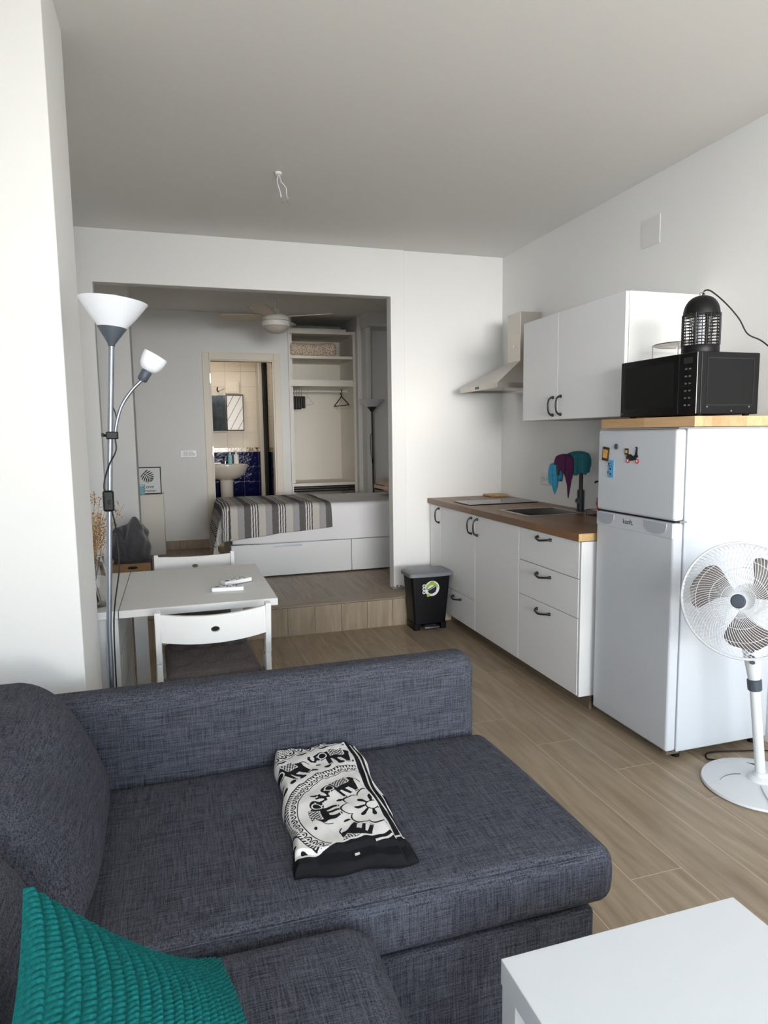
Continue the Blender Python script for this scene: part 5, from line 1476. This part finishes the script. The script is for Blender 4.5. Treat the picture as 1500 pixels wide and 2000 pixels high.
for sgn in (-1, 1):
    for k in range(7):
        root = ra.lerp(rb, 0.06 + 0.14 * k)
        ang = sgn * math.radians(84 - 7 * k)
        d2 = Vector((md_.x * math.cos(ang) - md_.y * math.sin(ang), md_.x * math.sin(ang) + md_.y * math.cos(ang))); n2 = Vector((-d2.y, d2.x))
        pd = root.dot(d2); L = -pd + math.sqrt(max(0.0004, pd * pd - root.length_squared + 0.066 ** 2))
        wd = 0.0058
        P_ = [root - n2 * wd * 0.35, root + d2 * L * 0.5 - n2 * wd, root + d2 * L * 0.88 - n2 * wd * 0.75, root + d2 * L, root + d2 * L * 0.88 + n2 * wd * 0.75, root + d2 * L * 0.5 + n2 * wd, root + n2 * wd * 0.35]
        leaf = B(); leaf.poly([(lx + p.x, lz + p.y) for p in P_], lambda u, v, h: PF(u, v, h - 0.0015), 0.0012); leaf.build('leaf_lobe', 'leafgreen', t)
leaf = B(); n2 = Vector((-md_.y, md_.x)) * 0.004
leaf.poly([(lx + p.x, lz + p.y) for p in (ra - n2, rb, ra + n2)], lambda u, v, h: PF(u, v, h - 0.0015), 0.0014); leaf.build('leaf_rib', 'leafgreen', t)
text_part('Love', 0.052, 'ink', t, frame_mtx(PF(-2.765, 0.075, -0.0010), (1, 0, 0), (0, tilt, 1)), 'lettering', 0.0012, shear=0.25)
text_part('Summer', 0.044, 'ink', t, frame_mtx(PF(-2.768, 0.033, -0.0010), (1, 0, 0), (0, tilt, 1)), 'lettering', 0.0012, shear=0.25)
t = thing('small_box', 'small pale blue patterned box in front of the leaf picture', 'box', (-2.832, 2.335, 0.8315))
B().rbox((-2.862, 2.315, 0.8315), (-2.800, 2.36, 0.915), 0.008, 6).build('body', 'aqua', t, smooth=40)
b = B(); b.tube(spline([(-2.855, 2.337, 0.913), (-2.848, 2.337, 0.930), (-2.815, 2.337, 0.930), (-2.806, 2.337, 0.913)], 5), 0.003, 6); b.build('bow', 'aqua', t)

# light switch plate
t = thing('light_switch', 'white switch plate beside the bathroom doorway', 'light switch', (-2.352, 2.599, 1.228))
box(-2.435, -2.270, 2.590, 2.5995, 1.190, 1.268).build('plate', 'white', t, bevel=0.003)
for xx in (-2.405, -2.348):
    box(xx, xx + 0.045, 2.585, 2.592, 1.205, 1.253).build('rocker', 'paper', t, bevel=0.002)
box(-2.345, -2.285, 2.584, 2.592, 1.212, 1.232).build('rocker', 'paper', t, bevel=0.002)

# cardboard box with grey duvet in the opening
t = thing('cardboard_box', 'open cardboard box with hand hole by the opening jamb', 'box', (-2.81, 0.27, PZ))
X0, X1, Y0, Y1, Z1 = -2.945, -2.695, 0.115, 0.42, 0.525
box(X0, X1, Y0, Y0 + 0.006, PZ + 0.001, Z1).build('front_panel', 'card', t); box(X0, X1, Y1 - 0.006, Y1, PZ + 0.001, Z1).build('back_panel', 'card', t)
box(X0, X0 + 0.006, Y0 + 0.006, Y1 - 0.006, PZ + 0.001, Z1).build('side_panel', 'card', t); box(X1 - 0.006, X1, Y0 + 0.006, Y1 - 0.006, PZ + 0.001, Z1).build('side_panel', 'brown', t)
box(X0 + 0.006, X1 - 0.006, Y0 + 0.006, Y1 - 0.006, PZ + 0.001, PZ + 0.008).build('bottom', 'card', t)
b = B(); b.poly([(-2.815 + 0.036 * math.cos(a) * (1 if abs(math.cos(a)) < 0.8 else 0.95), 0.496 + 0.010 * math.sin(a)) for a in np.linspace(0, 2 * PI, 24, endpoint=False)], lambda u, v, h: (u, Y0 - h, v), 0.0008); b.build('hand_hole', 'dark', t)
b = B()
def dv(u, v):
    a = 2 * PI * u; ph = PI * v
    sp, cp = math.sin(ph), math.cos(ph)
    rr = 0.124 + 0.012 * math.sin(3 * a + 2 * ph + 1) + 0.009 * math.sin(5 * a - 3 * ph) + 0.006 * math.sin(9 * ph + 4 * a)
    rr *= abs(sp) ** 0.72
    x = -2.822 + rr * math.cos(a) * 1.03; y = 0.265 + rr * math.sin(a) * 1.10
    z = 0.625 - 0.165 * math.copysign(abs(cp) ** 0.8, cp)
    if v > 0.5:
        z -= 0.105 * math.exp(-((x + 2.862) ** 2 / 0.0007 + (y - 0.20) ** 2 / 0.006))
        z += 0.050 * math.exp(-((x + 2.800) ** 2 / 0.0022 + (y - 0.25) ** 2 / 0.006))
        z += 0.008 * math.sin(40 * x + 22 * y) * math.sin(31 * y)
    z = max(z, 0.47)
    if z < Z1 + 0.01: x = min(max(x, X0 + 0.01), X1 - 0.01); y = min(max(y, Y0 + 0.01), Y1 - 0.01)
    return (x, y, z)
b.grid(dv, 72, 48)
o = b.build('grey_duvet', 'duvet', smooth=80, loc=(-2.82, 0.265, 0.5)); tag(o, 'bundled grey plush blanket stuffed in the cardboard box', 'blanket')

# ceiling fan
fx, fy = -1.555, 1.46
t = thing('ceiling_fan', 'white ceiling fan with light in the bedroom', 'ceiling fan', (fx, fy, HB))
zf = HB
def L_(prof, nm, mat='ceilfan', n=36):
    b = B(); b.lathe(prof, n, (fx, fy, 0)); return b.build(nm, mat, t, smooth=40)
L_([(0, zf), (0.078, zf), (0.074, zf - 0.025), (0.05, zf - 0.05), (0.016, zf - 0.055), (0, zf - 0.055)], 'canopy')
L_([(0.0115, zf - 0.05), (0.0115, zf - 0.155)], 'rod')
L_([(0, zf - 0.15), (0.040, zf - 0.15), (0.044, zf - 0.158), (0.044, zf - 0.19), (0.05, zf - 0.2), (0.0, zf - 0.2)], 'collar')
L_([(0, zf - 0.195), (0.06, zf - 0.195), (0.105, zf - 0.21), (0.126, zf - 0.235), (0.128, zf - 0.262), (0, zf - 0.262)], 'motor')
L_([(0, zf - 0.266), (0.128, zf - 0.266), (0.130, zf - 0.285), (0.120, zf - 0.31), (0.108, zf - 0.313), (0.0, zf - 0.313)], 'light_ring')
L_([(0.108, zf - 0.3125), (0.1, zf - 0.335), (0.075, zf - 0.358), (0.04, zf - 0.371), (0, zf - 0.375)], 'light_bowl', 'tan')
for k, ang in enumerate((158, 241, 338, 66)):
    a = math.radians(ang)
    e = Vector((math.cos(a), math.sin(a), 0)); n_2 = Vector((-e.y, e.x, 0))
    zb_ = zf - 0.222
    b = B()
    def fn(u, v):
        r_ = 0.09 + 0.44 * v
        w_ = (0.045 + 0.030 * math.sin(PI * min(1, v * 1.3) * 0.6)) * (1 if v < 0.86 else math.sqrt(max(0.02, 1 - ((v - 0.86) / 0.145) ** 2)))
        p = Vector((fx, fy, zb_)) + e * r_ + n_2 * (2 * u - 1) * w_
        p.z += 0.17 * (2 * u - 1) * w_ + 0.012 * v
        return p
    b.grid(fn, 6, 24)
    o = b.build('fan_blade', 'ceilblade', t, smooth=60); md = o.modifiers.new('solid', 'SOLIDIFY'); md.thickness = 0.008; md.offset = 0

# open closet
t = thing('open_closet', 'tall cream doorless closet with shelves and hanging rail', 'closet', (-0.88, 2.9, PZ))
KX0, KX1, KY0, KY1, KZ1 = -1.258, -0.502, 2.605, 3.25, 2.552
box(KX0, KX0 + 0.02, KY0, KY1, PZ, KZ1).build('side_panel', 'closet', t); box(KX1 - 0.028, KX1, KY0, KY1, PZ, KZ1).build('side_panel', 'closet', t)
box(KX0 + 0.02, KX1 - 0.028, KY1 - 0.012, KY1, PZ, KZ1).build('back_panel', 'closet', t)
box(KX0 + 0.02, KX1 - 0.028, KY0, KY1 - 0.012, KZ1 - 0.034, KZ1).build('top_board', 'closet', t)
box(KX0 + 0.01, KX1 - 0.09, KY0 + 0.05, KY0 + 0.12, KZ1, KZ1 + 0.03).build('top_rail', 'closet', t)
box(KX0 + 0.02, KX1 - 0.028, KY0 + 0.02, KY1 - 0.012, 2.252, 2.282).build('shelf', 'closet', t)
box(KX0 + 0.02, KX1 - 0.028, KY0 + 0.004, KY1 - 0.012, 1.950, 1.990).build('shelf', 'closet', t)
box(KX0 + 0.02, KX1 - 0.028, KY0 + 0.02, KY0 + 0.045, 1.990, 2.020).build('shelf_lip', 'closet', t)
box(KX0 + 0.02, KX1 - 0.028, KY0 + 0.005, KY1 - 0.012, 0.840, 0.872).build('shelf', 'closet', t)
b = box(KX0 + 0.02, KX1 - 0.028, KY0 + 0.008, KY0 + 0.03, 0.775, 0.838); b.build('track_board', 'dark', t)
for z in (0.795, 0.822): box(KX0 + 0.02, KX1 - 0.028, KY0 + 0.002, KY0 + 0.012, z - 0.003, z + 0.003).build('track_rail', 'chrome', t)
b = B(); b.tube([(KX0 + 0.02, 2.9, 1.912), (KX1 - 0.028, 2.9, 1.912)], 0.0125, 14); b.build('hanging_rail', 'white', t, smooth=60)
b = B(); b.lathe([(0.024, 0), (0.024, 0.012), (0, 0.012)], 18, (KX1 - 0.028, 2.9, 1.912), mat=Matrix.Rotation(-PI / 2, 4, 'Y')); b.build('rail_socket', 'white', t)
o = B().rbox((-1.228, 2.66, 2.2825), (-0.70, 3.05, 2.430), 0.05, 16, lambda a, q: Vector((a.x, a.y, a.z + 0.010 * math.sin(11 * a.x + 3) * q.z))).build('storage_bag', 'speckle', smooth=60, loc=(-0.96, 2.85, 2.2825)); tag(o, 'speckled beige bedding bundle on the top closet shelf', 'bedding')

def clip_hanger(x, label, ang=0.0, mat='black_plastic'):
    t = thing('clip_hanger', label, 'hanger', (x, 2.9, 1.912), ang, 'hangers on the closet rail', local=True)
    b = B(); b.tube([(0, 0.0165 * math.sin(a), 0.0165 * math.cos(a)) for a in np.linspace(-2.3, 1.5, 14)] + [(0, 0.016, -0.02), (0, 0.0, -0.045), (0, 0, -0.07)], 0.0022, 6); b.build('hook', 'black', t)
    b = B(); b.box(-0.006, 0.006, -0.17, 0.17, -0.082, -0.068); b.build('bar', mat, t, bevel=0.003)
    for s in (-1, 1):
        b = B(); b.box(-0.013, 0.013, s * 0.13 - 0.025, s * 0.13 + 0.025, -0.20, -0.066); b.build('clip', mat, t, bevel=0.003)
    return t
h0 = clip_hanger(-1.215, 'black clip hanger bunched with others on the closet rail')
for k, x in enumerate((-1.186, -1.157, -1.128, -1.099, -1.070)):
    dup(h0, (x, 2.9, 1.912), 0.0, 'black clip hanger bunched with others on the closet rail')
def wire_hanger(x, label, mat, w, h, ang, rad, name):
    t = thing(name, label, 'hanger', (x, 2.9, 1.912), ang, 'hangers on the closet rail', local=True)
    b = B(); b.tube([(0, 0.0165 * math.sin(a), 0.0165 * math.cos(a)) for a in np.linspace(-2.3, 1.5, 14)] + [(0, 0.015, -0.02), (0, 0.0, -0.05), (0, 0, -0.06)], rad, 6); b.build('hook', mat, t)
    b = B(); b.tube(spline([(0, 0, -0.058), (0, w * 0.5, -0.058 - h * 0.45), (0, w, -0.058 - h * 0.9), (0, w * 0.96, -0.058 - h), (0, 0, -0.058 - h), (0, -w * 0.96, -0.058 - h), (0, -w, -0.058 - h * 0.9), (0, -w * 0.5, -0.058 - h * 0.45), (0, 0, -0.058)], 4), rad, 6); b.build('shoulder', mat, t)
    return t
wire_hanger(-1.00, 'thin wire hanger hanging alone left of the rail centre', 'steel', 0.20, 0.10, 0.12, 0.0016, 'wire_hanger')
wire_hanger(-0.600, 'black plastic hanger at the end of the closet rail', 'black_plastic', 0.19, 0.105, 0.18, 0.006, 'coat_hanger')
wire_hanger(-0.575, 'pale wire hanger behind the black one on the closet rail', 'steel', 0.20, 0.14, 0.15, 0.0016, 'wire_hanger')

# lamp beside the bed
t = thing('floor_lamp', 'dark uplighter floor lamp in the bedroom corner behind the bed', 'floor lamp', (-0.46, 2.10, PZ))
lx_, ly_ = -0.455, 2.10
b = B(); b.lathe([(0, 0), (0.12, 0), (0.12, 0.012), (0.02, 0.022), (0, 0.022)], 32, (lx_, ly_, PZ)); b.build('base', 'lampblack', t, smooth=40)
b = B(); b.tube([(lx_, ly_, PZ + 0.02), (lx_ - 0.01, ly_, 1.66)], 0.0095, 10); b.build('pole', 'lampblack', t, smooth=60)
b = B(); b.lathe([(0, 0), (0.012, 0), (0.052, 0.05), (0, 0.05)], 28, (lx_ - 0.01, ly_, 1.65)); b.build('cone', 'lampblack', t, smooth=40)
b = B(); b.lathe([(0.05, 0.05), (0.142, 0.125), (0.139, 0.125), (0.047, 0.052)], 40, (lx_ - 0.01, ly_, 1.65), closed=True); b.build('shade', 'shade', t, smooth=60)
b = B(); b.tube(spline([(lx_ - 0.02, ly_ - 0.01, 1.42), (lx_ - 0.035, ly_ - 0.01, 1.38), (lx_ - 0.03, ly_ - 0.01, 1.2), (lx_ - 0.01, ly_ - 0.012, 1.14)], 6), 0.003, 6); b.build('cord', 'black_plastic', t)
box(lx_ - 0.024, lx_ - 0.006, ly_ - 0.03, ly_ - 0.01, 1.10, 1.16).build('cord_switch', 'black_plastic', t, bevel=0.004)

# bare ceiling connection
t = thing('ceiling_wires', 'bare white ceiling wires hanging from a plug hole in the main room', 'ceiling wires', (-1.922, -1.22, H))
b = B(); b.lathe([(0, 0), (0.020, 0), (0.018, -0.010), (0.012, -0.014), (0, -0.014)], 16, (-1.922, -1.22, H)); b.build('plug', 'paper', t, smooth=40)
cx_, cy_ = -1.922, -1.22
for pts in ([(0, 0, -0.01), (-0.008, -0.01, -0.05), (0.004, -0.02, -0.10), (0.008, -0.02, -0.125)], [(0.005, 0, -0.01), (0.012, -0.01, -0.045), (0.035, -0.02, -0.08), (0.037, -0.02, -0.115), (0.042, -0.02, -0.13)], [(0, 0, -0.012), (0.010, 0, -0.03), (0.012, -0.01, -0.055)]):
    b = B(); b.tube(spline([(cx_ + p[0], cy_ + p[1], H + p[2]) for p in pts], 6), 0.0032, 6); b.build('wire', 'paper', t, smooth=60)
for p in ((0.010, -0.02, -0.140), (0.044, -0.02, -0.145)):
    b = B(); b.tube([(cx_ + p[0], cy_ + p[1], H + p[2] + 0.014), (cx_ + p[0] + 0.006, cy_ + p[1], H + p[2] - 0.012)], 0.006, 8); b.build('connector', 'glass', t)

# ================================================================ BATHROOM THINGS
t = thing('washbasin', 'white pedestal washbasin in the bathroom', 'washbasin', (-1.875, 3.86, PZ))
b = B(); zt = 1.056
def bowl(sc, z, yo): return [(-1.875 + 0.268 * sc * math.cos(a), 3.855 + yo + (0.225 * sc * math.sin(a) if math.sin(a) < 0 else 0.235 * sc * math.sin(a)), z) for a in np.linspace(0, 2 * PI, 40, endpoint=False)]
lp = [bowl(0.30, 0.855, 0.06), bowl(0.62, 0.885, 0.03), bowl(0.86, 0.94, 0.01), bowl(0.97, 1.01, 0), bowl(1.0, 1.045, 0), bowl(0.995, zt, 0), bowl(0.93, zt, 0), bowl(0.85, 1.02, 0), bowl(0.55, 0.95, 0.02), bowl(0.1, 0.93, 0.03)]
loft(lp).build('basin', 'ceramic', t, smooth=50)
b = B(); b.lathe([(0.095, PZ), (0.085, PZ + 0.05), (0.078, 0.6), (0.085, 0.87), (0, 0.87)], 32, (-1.875, 3.93, 0)); b.build('pedestal', 'ceramic', t, smooth=40)
b = B(); b.tube(spline([(-1.875, 4.05, zt - 0.002), (-1.875, 4.05, zt + 0.06), (-1.875, 4.02, zt + 0.09), (-1.875, 3.95, zt + 0.07)], 6), 0.012, 10); b.build('tap', 'chrome', t, smooth=60)
def bottle(name, label, x, y, r_, h, mat):
    t = thing(name, label, 'bottle', (x, y, zt))
    b = B(); b.lathe([(0, 0.0005), (r_, 0.0005), (r_, h * 0.66), (r_ * 0.4, h * 0.78), (r_ * 0.36, h * 0.8), (0, h * 0.8)], 20, (x, y, zt)); b.build('body', mat, t, smooth=40)
    b = B(); b.lathe([(r_ * 0.45, h * 0.8), (r_ * 0.45, h * 0.9), (r_ * 0.2, h * 0.91), (r_ * 0.2, h), (0, h)], 14, (x, y, zt)); b.build('cap', 'paper', t, smooth=40)
    return t
bottle('pump_bottle', 'white pump bottle on the washbasin edge', -1.735, 4.03, 0.034, 0.165, 'paper')
bt_ = bottle('clear_bottle', 'pale blue translucent bottle on the washbasin edge', -1.812, 4.04, 0.028, 0.16, 'aqua')
o = B().rbox((-2.03, 3.98, zt), (-1.93, 4.05, zt + 0.022), 0.008, 6).build('soap_dish', 'ceramic', smooth=40, loc=(-1.98, 4.01, zt)); tag(o, 'small white soap dish on the washbasin', 'soap dish')
t = thing('bathroom_mirror', 'mirror above the washbasin turned towards the shower curtain', 'mirror', (-1.98, 4.06, 1.48))
b = B(); b.hexa([(-2.14, 4.082, 1.480), (-1.848, 3.972, 1.480), (-1.844, 3.984, 1.480), (-2.136, 4.094, 1.480)], [(-2.14, 4.082, 1.925), (-1.848, 3.972, 1.925), (-1.844, 3.984, 1.925), (-2.136, 4.094, 1.925)]); b.build('glass', 'mirror', t)
b = B(); b.hexa([(-2.142, 4.076, 1.462), (-1.846, 3.962, 1.462), (-1.846, 4.097, 1.462), (-2.142, 4.097, 1.462)], [(-2.142, 4.076, 1.478), (-1.846, 3.962, 1.478), (-1.846, 4.097, 1.478), (-2.142, 4.097, 1.478)]); b.build('ledge', 'tan', t)
t = thing('shower_curtain', 'blue grey pleated shower curtain on the hidden side of the bathroom', 'shower curtain', (-2.62, 3.4, 0.3))
b = B(); b.grid(lambda u, v: (-2.60 + 0.035 * math.sin(2 * PI * 9 * u) * (0.5 + 0.5 * v), 2.80 + 1.15 * u, 2.15 - 1.80 * v), 150, 6)
o = b.build('cloth', 'curtain', t, smooth=80); md = o.modifiers.new('solid', 'SOLIDIFY'); md.thickness = 0.002
b = B(); b.tube([(-2.60, 2.72, 2.17), (-2.60, 4.095, 2.17)], 0.012, 10); b.build('rail', 'chrome', t, smooth=60)
t = thing('glass_cabinet', 'bathroom cabinet with diagonal striped glass door beside the mirror', 'cabinet', (-1.725, 4.08, 1.7))
box(-1.836, -1.618, 4.035, 4.097, 1.478, 1.940).build('body', 'tan', t)
for x0, x1, z0, z1 in ((-1.836, -1.826, 1.478, 1.940), (-1.628, -1.618, 1.478, 1.940), (-1.826, -1.628, 1.478, 1.492), (-1.826, -1.628, 1.926, 1.940)):
    box(x0, x1, 4.028, 4.036, z0, z1).build('frame', 'brown', t)
for k in range(7):
    c0 = -0.33 + 0.095 * k
    # diagonal stripes clipped to the pane
    pts = []
    for v in np.linspace(0, 1, 40):
        z = 1.493 + 0.432 * v; x = -1.827 + c0 + 0.24 * v + 0.08
        if -1.826 < x < -1.629: pts.append((x, 4.033, z))
    if len(pts) > 3:
        b = B(); b.tube([pts[0], pts[-1]], 0.0028, 5); b.build('stripe', 'brown', t)
o = box(-1.836, -1.665, 4.06, 4.097, 1.958, 2.115).build('wall_box', 'cream', loc=(-1.75, 4.08, 1.96), bevel=0.003); tag(o, 'small square cream cover box above the striped cabinet', 'box')
box(-1.81, -1.69, 4.056, 4.0605, 1.975, 2.095).build('lid', 'cream', o, bevel=0.002)
t = thing('mirror_lamp', 'small dark arm lamp above the bathroom mirror', 'wall lamp', (-1.92, 4.09, 1.97))
b = B(); b.tube([(-1.845, 4.09, 2.02), (-1.925, 4.03, 1.975)], 0.004, 8); b.build('arm', 'steel', t)
b = B(); b.tube(spline([(-1.925, 4.03, 1.97), (-1.94, 4.02, 1.99), (-1.935, 4.02, 2.03)], 5), 0.008, 8); b.build('head', 'brown', t)
bl = bpy.data.lights.new('bathroom_fill', 'AREA'); bl.size = 0.3; bl.energy = 7.0; bl.color = (1.0, 0.90, 0.76)  # unseen warm area light added to brighten the bathroom
bo = bpy.data.objects.new('bathroom_fill', bl); COL.objects.link(bo); bo.location = (-2.2, 3.3, HB - 0.03)
